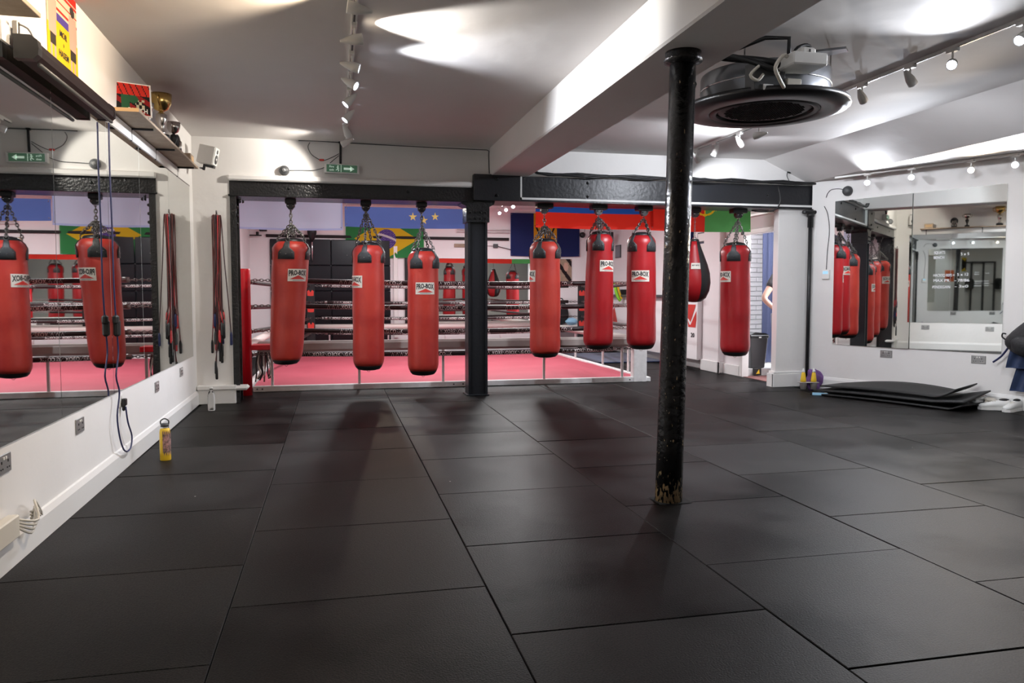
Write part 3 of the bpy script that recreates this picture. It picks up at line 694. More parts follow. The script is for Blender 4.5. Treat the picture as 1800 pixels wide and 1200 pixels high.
MB().tube(smooth([(.17, -.1, .28), (.19, -.12, .1), (.15, -.1, .0), (.06, -.05, -.035), (-.06, 0, -.03), (-.12, .02, -.015), (.0, .02, -.01), (.1, 0, -.015)], 4), .008, 6).build('coil', 'black', t)

# ------------------------------------------------------------------ right wall: mirror, mats and belongings
t = thing('wall_mirror', 'two-panel mirror fixed to the slanting right wall', 'mirror'); t.matrix_world = frame_rw(.28, .001, .565)
def panel(xa, xb, oa, ob_, lean=.008):     # panels sit slightly out of true: oa, ob_ = stand-off at the two ends, lean = extra at the top
    vs = [(xa, -.004 - oa, 0), (xb, -.004 - ob_, 0), (xb, -.004 - ob_ - lean, 1.765), (xa, -.004 - oa - lean, 1.765), (xa, 0, 0), (xb, 0, 0), (xb, 0, 1.765), (xa, 0, 1.765)]
    MB().add(vs, [(0, 1, 2, 3), (7, 6, 5, 4), (0, 4, 5, 1), (1, 5, 6, 2), (2, 6, 7, 3), (3, 7, 4, 0)]).build('mirror_panel', 'mirror', t)
panel(0, .968, .001, .018); panel(.972, 1.94, .007, .001)
mb = MB()
for (tx, x0_, x1_, z_) in (('HACKSQ REPS =', 1.222, 1.445, .834), ('5 x 12', 1.475, 1.59, .84), ('MAX PR', 1.225, 1.395, .777), ('- 78/86', 1.45, 1.60, .777), ('PENDEGAIN', 1.215, 1.405, .705), ('- 3x0', 1.455, 1.59, .712), ('SQUATS', 1.22, 1.34, 1.085), ('BENCH', 1.22, 1.33, 1.03), ('5 x 5', 1.505, 1.59, 1.06)):
    text_on(mb, tx, lambda u, v: ((x0_ + x1_) / 2 + u, -.020, z_ + v), .032, x1_ - x0_, .0)
o = mb.build('marker_writing', 'hangtxt', t); o['label'] = 'white marker writing on the glass'
# white marker writing on the left mirror (seen in the reflections)
def foam_mat(s0, s1, o0, o1, zf, label, thick=.016, extra=0):
    nx, ny = 40, 6; mb = MB(); vs = []
    for top in (1, 0):
        for i in range(nx + 1):
            u = i / nx
            for j in range(ny + 1):
                w = j / ny; p = RW(s0 + (s1 - s0) * u, o0 + (o1 - o0) * w + extra * math.sin(u * 5), zf(u, w) + (thick if top else 0)); vs.append(tuple(p))
    N_ = (nx + 1) * (ny + 1); fs = []
    for i in range(nx):
        for j in range(ny):
            a = i * (ny + 1) + j; fs.append((a, a + 1, a + ny + 2, a + ny + 1)[::-1]); fs.append((a + N_, a + 1 + N_, a + ny + 2 + N_, a + ny + 1 + N_))
    for i in range(nx):
        for j in (0, ny):
            a = i * (ny + 1) + j; q = (a, a + ny + 1, a + ny + 1 + N_, a + N_); fs.append(q if j else q[::-1])
    for i in (0, nx):
        for j in range(ny):
            a = i * (ny + 1) + j; q = (a, a + 1, a + 1 + N_, a + N_); fs.append(q if not i else q[::-1])
    mb.sm = True; mb.add(vs, fs); o = mb.build('exercise_mat', 'foam'); tag(o, label, 'mat', 'foam exercise mats piled by the right wall'); return o
foam_mat(.42, 2.14, .10, .66, lambda u, w: .002 + .012 * max(0, math.sin(u * 3)) * w + .05 * max(0, u - .93) / .07, 'bottom foam mat of the pile, lying flat on the floor')
foam_mat(.44, 2.16, .07, .62, lambda u, w: .038 + .05 * math.sin(min(u, .5) * PI) * (1 - w * .6) + .08 * max(0, u - .8) / .2 * (1 - .6 * w), 'middle black foam mat with its right end lifting')
foam_mat(.46, 2.02, .06, .52, lambda u, w: .085 + .085 * math.sin(u * PI * .9) * (1 - w * .75) + .12 * (max(0, u - .86) / .14) ** 1.5 * (1 - .1 * w), 'topmost black foam mat with curled right corner')
# backpack and clothes on the wall
def blob(mb, c, r, sc, seed=0, amp=.12, n=26, m=18, Mx=None):
    rr = random.Random(seed); ph = [rr.uniform(0, 6.28) for _ in range(8)]; s0 = len(mb.v); mb.ball((0, 0, 0), 1, n, m)
    for i in range(s0, len(mb.v)):
        v = Vector(mb.v[i]); k = 1 + amp * (math.sin(3 * v.x + ph[0]) * math.sin(2.6 * v.y + ph[1]) + .6 * math.sin(5 * v.z + ph[2] + 2 * v.x) + .4 * math.sin(8 * v.x + 5 * v.z + ph[3]))
        v = Vector((v.x * sc[0] * r * k, v.y * sc[1] * r * k, v.z * sc[2] * r * k)) + Vector(c)
        if Mx is not None: v = Mx @ v
        mb.v[i] = tuple(v)
    return mb
t = thing('backpack', 'black backpack hanging on the right wall at the frame edge', 'backpack'); t.matrix_world = frame_rw(2.52, .02, .55)
mb = MB()
prof_ = [(-.25, .12), (-.24, .20), (-.10, .34), (.02, .44), (.12, .46), (.20, .40), (.26, .2), (.24, .02), (.12, -.06), (-.05, -.02), (-.17, .04)]
vs = [(p[0], -.03, p[1]) for p in prof_] + [(p[0] * .92 + .005, -.16, p[1] * .92 + .015) for p in prof_] + [(p[0] * .62 + .01, -.215, p[1] * .62 + .07) for p in prof_]
n_ = len(prof_); mb.sm = True
mb.add(vs, [tuple(range(n_)), tuple(range(2 * n_, 3 * n_))[::-1]] + [(a + i, a + i + n_, a + (i + 1) % n_ + n_, a + (i + 1) % n_) for a in (0, n_) for i in range(n_)])
o = mb.build('body', 'bagblk', t); sd = o.modifiers.new('s', 'SUBSURF'); sd.levels = sd.render_levels = 1
blob(MB(), (.0, -.2, .13), .13, (1, .45, .75), 2, .06).build('front_pocket', 'bagblk', t)
for pp in ([(-.20, -.06, .10), (-.27, -.05, -.0), (-.35, -.05, -.07)], [(-.02, -.08, .0), (-.06, -.07, -.05), (-.08, -.05, -.10)]):
    MB().tube(smooth(pp, 4), .010, 6).build('strap', 'navyp', t)
MB().tube(smooth([(-.24, -.04, .17), (-.275, -.04, .2), (-.27, -.04, .235), (-.24, -.04, .23)], 3), .008, 6).build('loop', 'bagblk', t)
MB().tube(smooth([(.1, -.03, .44), (.11, -.02, .52), (.14, -.02, .52), (.15, -.03, .44)], 4), .008, 6).build('grab_handle', 'bagblk', t)
t = thing('hanging_clothes', 'dark navy clothing hanging beneath the black backpack', 'clothing'); t.matrix_world = frame_rw(2.50, .02, .20)
def cloth(mb, x0, x1, z0, z1, y, sl=0, amp=.02, fr_=14, th=.02):
    nx, nz = 18, 12; vs = []
    for s_ in (0, 1):
        for j in range(nz + 1):
            v = j / nz
            for i in range(nx + 1):
                u = i / nx; vs.append((x0 + (x1 - x0) * u + sl * v, y - th * s_ - amp * math.sin(u * fr_ + v * 2), z1 + (z0 - z1) * v))
    N_ = (nx + 1) * (nz + 1); fs = []
    for j in range(nz):
        for i in range(nx):
            a = j * (nx + 1) + i; fs.append((a, a + 1, a + nx + 2, a + nx + 1)); fs.append((a + N_, a + nx + 1 + N_, a + nx + 2 + N_, a + 1 + N_))
    mb.sm = True; mb.add(vs, fs)
    rim = [i for i in range(nx + 1)] + [j * (nx + 1) + nx for j in range(1, nz + 1)] + [nz * (nx + 1) + i for i in range(nx - 1, -1, -1)] + [j * (nx + 1) for j in range(nz - 1, 0, -1)]
    o_ = len(mb.v) - 2 * N_; k = len(rim)
    for i in range(k): mb.f.append((rim[i] + o_, rim[(i + 1) % k] + o_, rim[(i + 1) % k] + N_ + o_, rim[i] + N_ + o_)); mb.mi.append(mb.cur); mb.smooth.append(False)
    return mb
cloth(MB(), -.04, .14, .0, .46, -.05, -.11, .018, 9).build('trouser_leg', 'navy', t)
cloth(MB(), -.14, .02, .24, .42, -.10, -.03, .015, 9, .03).build('pocket_flap', 'navy', t)
t = thing('coat_hook', 'steel wall hook behind the black backpack', 'hook'); t.matrix_world = frame_rw(2.64, .0, 1.09)
MB().rod((0, 0, 0), (0, -.05, .0), .008, 8).rod((0, -.05, 0), (0, -.055, .03), .008, 8).box((-.02, -.006, -.03), (.02, 0, .03), .003).build('hook', 'chrome', t)
# trainers
def shoe(x, y, rz, label, sc=1.0):
    t = thing('trainer', label, 'shoe', (x, y, .002), rz, 'white trainers beside the mats'); t.scale = (sc,) * 3
    mb = MB(); sec = [(-.14, .030, .09, .0), (-.11, .036, .10, .0), (-.05, .036, .085, .0), (.01, .040, .072, .0), (.07, .046, .055, .0), (.12, .040, .044, .0), (.145, .020, .032, 0)]
    vs = []; n_ = 12; mb.sm = True
    for (x_, w_, h_, z_) in sec:
        for k in range(n_):
            a = 2 * PI * k / n_; vs.append((x_, w_ * math.cos(a), .02 + max(-.0, (h_) * (.5 + .5 * math.sin(a)))))
    mb.add(vs, [tuple(range(n_)), tuple(range(len(sec) * n_ - n_, len(sec) * n_))[::-1]] + [(i * n_ + k, (i + 1) * n_ + k, (i + 1) * n_ + (k + 1) % n_, i * n_ + (k + 1) % n_) for i in range(len(sec) - 1) for k in range(n_)])
    mb.build('upper', 'white', t)
    mb = MB(); mb.prism([(-.148, -.03), (-.10, -.042), (0, -.042), (.08, -.05), (.13, -.04), (.155, 0), (.13, .04), (.08, .05), (0, .042), (-.10, .042), (-.148, .03)], 'z', 0, .026); mb.build('sole', 'plasw', t)
    MB().ball((-.085, 0, .106), .037, 16, 8, (1.35, .8, .4)).build('opening', 'black', t)
    mb = MB()
    for i in range(4): mb.tube([(.0 + .018 * i, -.022, .088 - .007 * i), (.005 + .018 * i, 0, .098 - .007 * i), (.0 + .018 * i, .022, .088 - .007 * i)], .0035, 5)
    mb.build('laces', 'plasc', t)
    return t
shoe(6.62, 6.68, R(150), 'white trainer lying nearest the curled mats', 1.0)
shoe(6.72, 6.56, R(200), 'white trainer at the right frame edge under the clothes', 1.0)
t = thing('white_towel', 'crumpled white towel over the trainers beside the mats', 'towel', (6.60, 6.80, .045))
blob(MB(), (-.03, .05, .04), .085, (1.2, .7, .6), 5, .3).build('fold', 'white', t)
blob(MB(), (.06, -.02, .035), .06, (1.1, .8, .6), 8, .3).build('fold', 'plasc', t)
# drinks carrier with two yellow cones
t = thing('drinks_tray', 'grey pulp drinks tray on the floor by the pier', 'tray', (5.76, 8.63, .002), R(-12))
for i, dx in enumerate((-.065, .065)):
    MB().lathe([(.032, 0), (.045, .085), (.048, .09), (.043, .085), (.03, .01)], 16, c=(dx, 0, 0)).build('cup_well', 'pulp', t)
MB().box((-.12, -.05, .083), (.12, .05, .092), .004).build('rim', 'pulp', t)
for dx, lab in ((-.065, 'left yellow squeeze bottle in the drinks tray'), (.065, 'right yellow squeeze bottle in the drinks tray')):
    p = Matrix.Rotation(R(-12), 3, 'Z') @ Vector((dx, 0, 0)); b_ = thing('squeeze_bottle', lab, 'bottle', (5.76 + p.x, 8.63 + p.y, .095), 0, 'yellow bottles in the drinks tray')
    MB().lathe([(.034, 0), (.036, .02), (.030, .06), (.022, .11), (.018, .12)], 16).build('body', 'yellow', b_)
    MB().lathe([(.019, .12), (.019, .135), (.008, .165), (.004, .17)], 12).build('cap', 'white', b_)
t = thing('purple_cloth', 'crumpled purple cloth leaning behind the drinks tray', 'cloth', (5.885, 8.69, .0))
blob(MB(), (0, 0, .12), .13, (.95, .35, 1.05), 11, .22, 30, 20).build('cloth', 'purple', t)
t = thing('wipe_packet', 'light blue wrapper lying on the floor before the mats', 'packet', (5.56, 8.10, .004), R(-20))
MB().prism([(-.09, -.02), (-.075, .03), (.08, .02), (.085, -.025), (.0, -.03)], 'z', 0, .025).build('pouch', 'ltblue', t); MB().box((.05, -.02, .02), (.08, .015, .029), .002).build('cap', 'plasc', t)

# ------------------------------------------------------------------ items by the left wall
t = thing('drink_flask', 'yellow steel flask with stickers standing on the floor by the left wall', 'flask', (-1.205, 5.985, .001))
MB().lathe([(.036, 0), (.0375, .004), (.0375, .20), (.034, .222), (.026, .236)], 28).build('body', 'yellow', t)
mb = MB(); vs = []; nn = 16; mb.sm = True
for j, z in enumerate((.05, .205)):
    for i in range(nn + 1): a = R(-105 + 115 * i / nn); vs.append((.038 * math.cos(a), .038 * math.sin(a), z + (.02 * math.sin(i * 2.2))))
mb.add(vs, [(i, i + 1, i + nn + 2, i + nn + 1) for i in range(nn)]); mb.build('stickers', 'sticker', t)
MB().lathe([(.028, .236), (.028, .262), (.024, .266)], 20).build('cap', 'dkgrey', t)
MB().lathe([(.0285, .232), (.0285, .242)], 20).build('collar', 'chrome', t)
MB().tube(smooth([(-.026, 0, .26), (-.026, 0, .285), (0, 0, .30), (.026, 0, .285), (.026, 0, .26)], 4), .005, 6).build('handle', 'dkgrey', t)
t = thing('water_bottle', 'clear plastic water bottle standing by the white plinth', 'bottle', (-1.245, 8.43, .001))
MB().lathe([(.034, 0), (.037, .006), (.037, .12), (.036, .15), (.026, .19), (.014, .205), (.014, .225)], 20).build('body', 'glassc', t)
MB().lathe([(.016, .222), (.016, .24)], 14).build('cap', 'plasw', t)
# jump ropes on a hook
t = thing('rope_hook', 'steel hook in the white wall holding the jump ropes', 'hook', (-1.22, 8.955, 2.05))
MB().rod((0, 0, 0), (0, -.05, 0), .006, 8).rod((0, -.048, -.0), (0, -.05, .035), .008, 8).box((-.03, -.05, -.02), (.03, -.035, -.012), .003).build('hook', 'chain', t)
t0 = None
cols = ['jute', 'jute2', 'jute2', 'jute', 'jute2', 'jute3']
hcols = ['black', 'navyp', 'black', 'jute3', 'black', 'dkgrey']
rr = random.Random(5)
for i in range(16):
    t = thing('jump_rope', 'jump rope looped over the wall hook in a hanging bunch', 'jump rope', (-1.22, 8.93, 2.03), 0, 'jump ropes bunched on the wall hook')
    t['label'] = {0: 'jump rope whose left cord falls loose outside the bunch', 3: 'jump rope hanging below the bunch with a navy handle', 7: 'jump rope hanging lowest of the bunch', 15: 'jump rope whose right cord bows away from the bunch'}.get(i, t['label'])
    x0 = -.042 + .084 * (i / 15); L1 = rr.uniform(1.15, 1.45); L2 = L1 - rr.uniform(.0, .2); dy = -.012 * (i % 4)
    if i == 3: L1 = 1.56
    if i == 7: L1 = 1.62
    for L_, s_ in ((L1, -1), (L2, 1)):
        j1, j2 = rr.uniform(-.03, .03), rr.uniform(-.035, .035)
        if i == 15 and s_ == 1: j1, j2 = .08, .10
        if i == 0 and s_ == -1: j1, j2 = -.03, -.05
        pts = [(x0 * .9, dy, .0), (x0 + .008 * s_, dy, -.05), (x0 * .8 + j1 * .5, dy, -L_ * .4), (x0 * .6 + j1, dy, -L_ * .75), (x0 * .6 + j2, dy, -L_)]
        MB().tube(smooth(pts, 4), .0055, 5).build('cord', cols[(i + (s_ > 0)) % 6], t)
        MB().lathe([(.010, -.14), (.014, -.13), (.013, -.03), (.008, 0)], 8, c=pts[-1]).build('handle', hcols[(i * 2 + (s_ > 0)) % 6], t)

# ------------------------------------------------------------------ punch bags
def link_ring(mb, c, d, side, ln=.034, w=.019, r=.0035):
    pts = []
    for k in range(10):
        a = 2 * PI * k / 10; pts.append(c + side * (w / 2 * math.cos(a)) + d * ((ln / 2) * math.sin(a)))
    mb.tube(pts, r, 5, True)
def chain(mb, a, b, ln=.032, r=.0035):
    a = Vector(a); b = Vector(b); d = b - a; n = max(2, round(d.length / (ln * .74))); d.normalize(); sp = (b - a).length / n
    u = d.cross(Vector((.3, 1, .2))).normalized(); w = d.cross(u)
    for i in range(n): link_ring(mb, a + d * sp * (i + .5), d, u if i % 2 else w, sp * 1.38, ln * .6, r)
def bag(hook, top, bot, Rt, Rb, sa, la, zlab, label, mode='fan', zj=None, m='bag', ring=True, label_w=.225):
    """hook, top, bot: world points of the hook and of the centres of the bag's top and bottom"""
    t = thing('punch_bag', label, 'punch bag', hook, 0, 'red heavy bags hung along the opening')
    H = Vector(hook); T = Vector(top) - H; Bt = Vector(bot) - H; L_ = T.z - Bt.z
    ax = (T - Bt); cen = lambda z: (Bt.x + ax.x * (z - Bt.z) / L_, Bt.y + ax.y * (z - Bt.z) / L_)
    rad = lambda z: Rb + (Rt - Rb) * (z - Bt.z) / L_
    ph = random.Random(int(hook[0] * 100)).uniform(0, 6)
    prof = []
    for k in range(0, 41):
        u = k / 40; z = Bt.z + .03 + (L_ - .055) * u; r = rad(z)
        if u < .06: r *= math.sqrt(max(0, 1 - ((.06 - u) / .06) ** 2 * .22))
        if u > .93: r *= 1 - .30 * ((u - .93) / .07) ** 2
        r *= 1 + .012 * math.sin(u * 11 + ph) + .008 * math.sin(u * 23 + ph * 2)
        prof.append((r, z))
    mb = MB().lathe(prof, 40, cf=cen); mb.build('body', m, t)
    zb = prof[0][1]; r0 = prof[0][0]
    MB().lathe([(r0 * .50, zb - .055), (r0 * .80, zb - .044), (r0 * .95, zb - .018), (r0 * 1.012, zb + .010), (r0 * 1.02, zb + .022), (r0 * .99, zb + .024)], 32, cf=cen).build('base_cap', 'blackr', t)
    zt = prof[-1][1]; r1 = prof[-1][0]
    MB().lathe([(r1 * 1.03, zt - .012), (r1 * 1.01, zt + .008), (r1 * .85, zt + .03), (r1 * .45, zt + .042)], 32, cf=cen).build('top_cap', 'blackr', t)
    if ring:
        c0 = cen(zb); mb = MB(); mb.tube([(c0[0] + .018 * math.cos(a), c0[1], zb - .058 + .018 * math.sin(a)) for a in [2 * PI * k / 12 for k in range(12)]], .0025, 5, True); mb.build('base_ring', 'chain', t)
    v = Vector((H.x, H.y, 0)).normalized(); rt = Vector((v.y, -v.x, 0)); fw = -v
    def dirn(a): a = R(a); return fw * math.cos(a) + rt * math.sin(a)
    def surf(a, z, o=.0): cx, cy = cen(z); d = dirn(a); 
    def surf(a, z, o=0.0):
        cx, cy = cen(z); d = dirn(a); r = rad(z)
        u = (z - (Bt.z + .03)) / (L_ - .055)
        if u > .93: r *= 1 - .30 * min(1.3, (u - .93) / .07) ** 2
        r *= 1 + .012 * math.sin(u * 11 + ph) + .008 * math.sin(u * 23 + ph * 2)
        return Vector((cx, cy, z)) + d * (r + o)
    # straps: flared patch + neck + D-ring
    tops = []
    for k in range(4):
        a = sa + 90 * k; mb = MB(); vs = []; rows = [(zt + .012, 9), (zt - .03, 9.5), (zt - .075, 10), (zt - .10, 19), (zt - .125, 25), (zt - .20, 26)]; nn = 6
        for z, hw_ in rows:
            for i in range(nn + 1): vs.append(surf(a - hw_ + 2 * hw_ * i / nn, z, .006))
        mb.sm = True; mb.add(vs, [(j * (nn + 1) + i, (j + 1) * (nn + 1) + i, (j + 1) * (nn + 1) + i + 1, j * (nn + 1) + i + 1) for j in range(len(rows) - 1) for i in range(nn)])
        o = mb.build('strap', 'patch', t); so = o.modifiers.new('s', 'SOLIDIFY'); so.thickness = .006; so.offset = 0
        mb = MB()
        for (da, dz) in ((-17, -.13), (17, -.13), (0, -.145)):
            p = surf(a + da, zt + dz, .008); mb.rod(p, p + dirn(a + da) * .004, .007, 8, .005)
        mb.build('rivets', 'chain', o)
        p = surf(a, zt + .0, .012); tops.append(p + Vector((0, 0, .03)))
        mb = MB(); d = dirn(a); sd_ = Vector((-d.y, d.x, 0)); mb.tube([p + sd_ * (.022 * math.cos(q)) + Vector((0, 0, 1)) * (.024 * math.sin(q) + .018) for q in [2 * PI * i / 10 for i in range(10)]], .004, 5, True); mb.build('strap_ring', 'chain', t)
    J = Vector((0, 0, 0)) if zj is None else Vector((0, 0, zj - H.z)) + Vector((T.x, T.y, 0)) * .35
    mb = MB()
    if zj is not None: chain(mb, (0, 0, -.01), J, .048, .0068)
    for p in tops: chain(mb, J, p, .043, .006)
    if mode == 'cone':
        for p in tops: q = J * .3 + p * .7; chain(mb, J + Vector((.02, -.02, -.03)), q + Vector((.03, -.02, -.02)), .04, .0048); chain(mb, J + Vector((-.02, -.02, -.05)), q * .6 + J * .4 + Vector((-.02, -.01, -.05)), .04, .0048)
    mb.build('chain', 'chain', t)
    # brand patch
    hw_ = label_w / 2; r = rad(zlab - H.z); cz = zlab - H.z; hh = .068
    def S_(u, v, o): return surf(la + math.degrees(u / r), cz + v, o)
    mb = MB(); nn = 14; vs = [S_(-hw_ + 2 * hw_ * i / nn, -hh + 2 * hh * j / 2, .0035) for j in range(3) for i in range(nn + 1)]
    mb.sm = True; mb.add(vs, [(j * (nn + 1) + i, j * (nn + 1) + i + 1, (j + 1) * (nn + 1) + i + 1, (j + 1) * (nn + 1) + i) for j in range(2) for i in range(nn)])
    pl = mb.build('brand_patch', 'label', t)
    mb = MB()
    vs, fs, w = text2d('PRO-BOX', .035, .62); kx = .205 / w
    def lt(u, v):  # letters shrink towards the middle: arched lower edge
        k = abs(u) / .1025; top = .055; bottom = .0 - .012 * 0 + .020 * (1 - k); return top + (bottom - .012 - top) * (.5 - v)
    mb.add([S_(x * kx, lt(x * kx, y), .0055) for x, y in vs], fs); mb.build('lettering', 'ink', pl)
    mb = MB(); N_ = 12; vs = [];
    for i in range(N_ + 1):
        u = -.09 + .18 * i / N_; k = 1 - abs(u) / .09; vs += [S_(u, -.045, .005), S_(u, -.045 + .042 * k + .001, .005)]
    mb.add(vs, [(2 * i, 2 * i + 2, 2 * i + 3, 2 * i + 1) for i in range(N_)])
    mb.build('emblem', 'logored', pl)
    mb = MB(); vs = []
    for i in range(N_ + 1): u = -.06 + .12 * i / N_; vs += [S_(u, -.058, .005), S_(u, -.0545, .005)]
    mb.add(vs, [(2 * i, 2 * i + 2, 2 * i + 3, 2 * i + 1) for i in range(N_)]); mb.build('small_print', 'ink', pl)
    return t
def bracket(x, label, z=2.262, y=9.12, wide=False):
    t = thing('beam_bracket', label, 'bracket', (x, y, z), 0, 'black bag brackets bolted under the beams')
    w = .06 if not wide else .10
    MB().box((-w, -.06, -.055), (w, .06, -.0), .008).build('plate', 'black', t)
    MB().prism([(-.045, -.05), (.045, -.05), (.045, -.085), (.02, -.115), (-.02, -.115), (-.045, -.085)], 'y', -.035, .035).build('jaw', 'black', t)
    mb = MB()
    for dx in (-.028, .028): mb.rod((dx, -.036, -.075), (dx, -.046, -.075), .010, 8)
    mb.build('bolts', 'chrome', t)
    MB().tube([(.014 * math.cos(a), 0, -.12 + .014 * math.sin(a)) for a in [2 * PI * k / 10 for k in range(10)]], .0035, 5, True).build('eye', 'chrome', t)
YH = 9.12
spec = [
 ((-.462, YH, 2.13), (-.463, YH, 1.80), (-.541, YH, .425), .205, .175, -14, 27, 1.40, 'leftmost heavy bag, leaning, bigger top, patch on its right', 'cone', 1.98, 'bag'),
 ((.363, YH, 2.13), (.388, YH, 1.77), (.375, YH, .341), .182, .178, -15, -58, 1.33, 'second bag from the left with its patch turned half away', 'fan', None, 'bag'),
 ((.998, YH, 2.13), (1.013, YH, 1.71), (1.005, YH, .267), .180, .180, -28, 8, 1.255, 'third bag, hanging lowest beside the riveted post', 'fan', 1.98, 'bag'),
 ((2.472, YH, 2.13), (2.48, YH, 1.84), (2.485, YH, .449), .183, .186, -23, -73, 1.405, 'fourth bag, first right of the riveted post, faded', 'cone', 2.02, 'bag'),
 ((3.155, YH, 2.13), (3.180, YH, 1.94), (3.160, YH, .536), .158, .185, -7, 40, 1.53, 'fifth bag, narrow-topped, wide patch near its right edge', 'cone', None, 'bagd'),
 ((3.745, YH, 2.13), (3.715, YH, 1.935), (3.728, YH, .527), .178, .182, -42, -4, 1.41, 'sixth bag, deep red, just left of the iron column', 'fan', None, 'bagd'),
 ((5.028, YH, 2.13), (4.995, YH, 1.83), (5.016, YH, .420), .184, .186, -7, -52, 1.41, 'last heavy bag, hanging right of the column near the doorway', 'fan', None, 'bagd'),
]
names = ['first', 'second', 'third', 'fourth', 'fifth', 'sixth', 'seventh']
for i, (h, a, b, r1, r2, sa, la, zl, lab, md, zj, mm) in enumerate(spec):
    bag(h, a, b, r1, r2, sa, la, zl, lab, md, zj, mm)
    bracket(h[0], 'black bolted bracket under the beam holding the %s heavy bag from the left' % names[i], 2.248 if i < 3 else 2.268, YH, i > 2)
# teardrop bag
t = thing('teardrop_bag', 'red and black teardrop punch bag half hidden by the iron column', 'punch bag', (4.44, 9.14, 2.13))
prof = [(.02, -1.045), (.09, -1.035), (.15, -.99), (.19, -.90), (.205, -.80), (.195, -.68), (.165, -.57), (.12, -.45), (.085, -.36), (.058, -.28)]
mb = MB().lathe(prof, 36)
for fi, f in enumerate(mb.f):
    if len(f) == 4:
        cx = sum(mb.v[i][0] for i in f) / 4; cy = sum(mb.v[i][1] for i in f) / 4; a = math.degrees(math.atan2(cy, cx)); seg = ((a + 94 + 720) % 120)
        mb.mi[fi] = 1 if seg < 68 else 0
mb.build('body', ['bagd', 'blackr'], t)
MB().lathe([(.060, -.30), (.055, -.26), (.045, -.25)], 20).build('neck_cap', 'black', t)
MB().lathe([(.03, -.255), (.022, -.23), (.0, -.225)], 14).build('swivel', 'chrome', t)
mb = MB(); chain(mb, (0, 0, -.0), (0, 0, -.23), .03, .003); mb.build('chain', 'chain', t)
mb = MB()
vs = []; a0 = R(-112)
for j in range(2):
    for i in range(9): a = R(-128 + 36 * i / 8); r = (.171 if j else .186) + .004; vs.append((r * math.cos(a), r * math.sin(a), -.63 + .075 * j))
mb.add(vs, [(i, i + 1, i + 10, i + 9) for i in range(8)]); pl = mb.build('brand_patch', 'label', t)
mb = MB(); text_on(mb, 'PRO-BOX', lambda u, v: ((.1825) * math.cos(R(-110) + u / .18), (.1825) * math.sin(R(-110) + u / .18), -.59 + v), .03, .09, .03); mb.build('lettering', 'ink', pl)
bracket(4.44, 'black bolted bracket under the beam holding the teardrop bag', 2.268, 9.14)

# ------------------------------------------------------------------ boxing ring
t = ring = thing('boxing_ring', 'boxing ring with pink canvas, grey rails and printed ropes', 'boxing ring', (1.6, 12.5, 0))
O = Vector((1.6, 12.5, 0))
def ob(a, b, ch=0): return MB().box(Vector(a) - O, Vector(b) - O, ch)
# canvas: gently rippled
nx, ny = 60, 60; vs = []
rr = random.Random(2)
for j in range(ny + 1):
    for i in range(nx + 1):
        x = -1.0 + 5.16 * i / nx; y = 9.96 + 5.13 * j / ny
        z = .035 + .004 * math.sin(x * 5 + y * 1.1) + .003 * math.sin(y * 7 - x * 2)
        if x > 3.3: z += .010 * math.sin((x - 3.3) * 26 + (y - 10) * .4) * min(1, (x - 3.3) * 2)
        vs.append((x - O.x, y - O.y, z))
mb = MB(); mb.sm = True; mb.add(vs, [(j * (nx + 1) + i, j * (nx + 1) + i + 1, (j + 1) * (nx + 1) + i + 1, (j + 1) * (nx + 1) + i) for j in range(ny) for i in range(nx)])
mb.build('canvas', 'canvas', t)
ob((-.98, 9.88, .0), (4.12, 9.95, .07), .006).build('bottom_rail', 'greyw', t)
ob((4.12, 9.9, .0), (4.19, 15.1, .06), .006).build('bottom_rail', 'greyw', t)
ob((-1.10, 9.9, .0), (-1.02, 15.1, .07), .006).build('bottom_rail', 'greyw', t)
ob((-1.0, 15.08, .0), (4.15, 15.14, .07), .006).build('bottom_rail', 'greyw', t)
for x in (-.755, .292, 1.348, 2.688, 3.782): ob((x - .015, 9.905, .06), (x + .015, 9.935, .50), .003).build('strut', 'greyw', t)
for y in (10.65, 11.75, 13.2, 14.2): ob((4.14, y - .015, .05), (4.17, y + .015, .50), .003).build('strut', 'greyw', t)
for x in (-.1, 1.0, 2.1, 3.2): ob((x - .015, 15.09, .06), (x + .015, 15.12, .52), .003).build('strut', 'greyw', t)
for x in (-.93, -.87, 1.48, 1.60, 3.88, 3.98): MB().rod(Vector((x, 9.885, .035)) - O, Vector((x, 9.872, .035)) - O, .010, 8).build('rail_bolt', 'dkgrey', t)
ob((-.93, 9.86, .482), (4.0, 9.98, .615), .03).build('rail_padding', 'railpad', t)
o = MB().tube([Vector((4.13, 10.0, .55)) - O, Vector((4.13, 15.0, .55)) - O], .055, 14).build('rail_padding', 'railpad', t)
o = MB().tube([Vector((-1.06, 9.95, .55)) - O, Vector((-1.0, 15.0, .55)) - O], .055, 14).build('rail_padding', 'railpink', t)
o = MB().tube([Vector((-1.0, 15.1, .56)) - O, Vector((4.15, 15.1, .56)) - O], .055, 14).build('rail_padding', 'railpink', t)
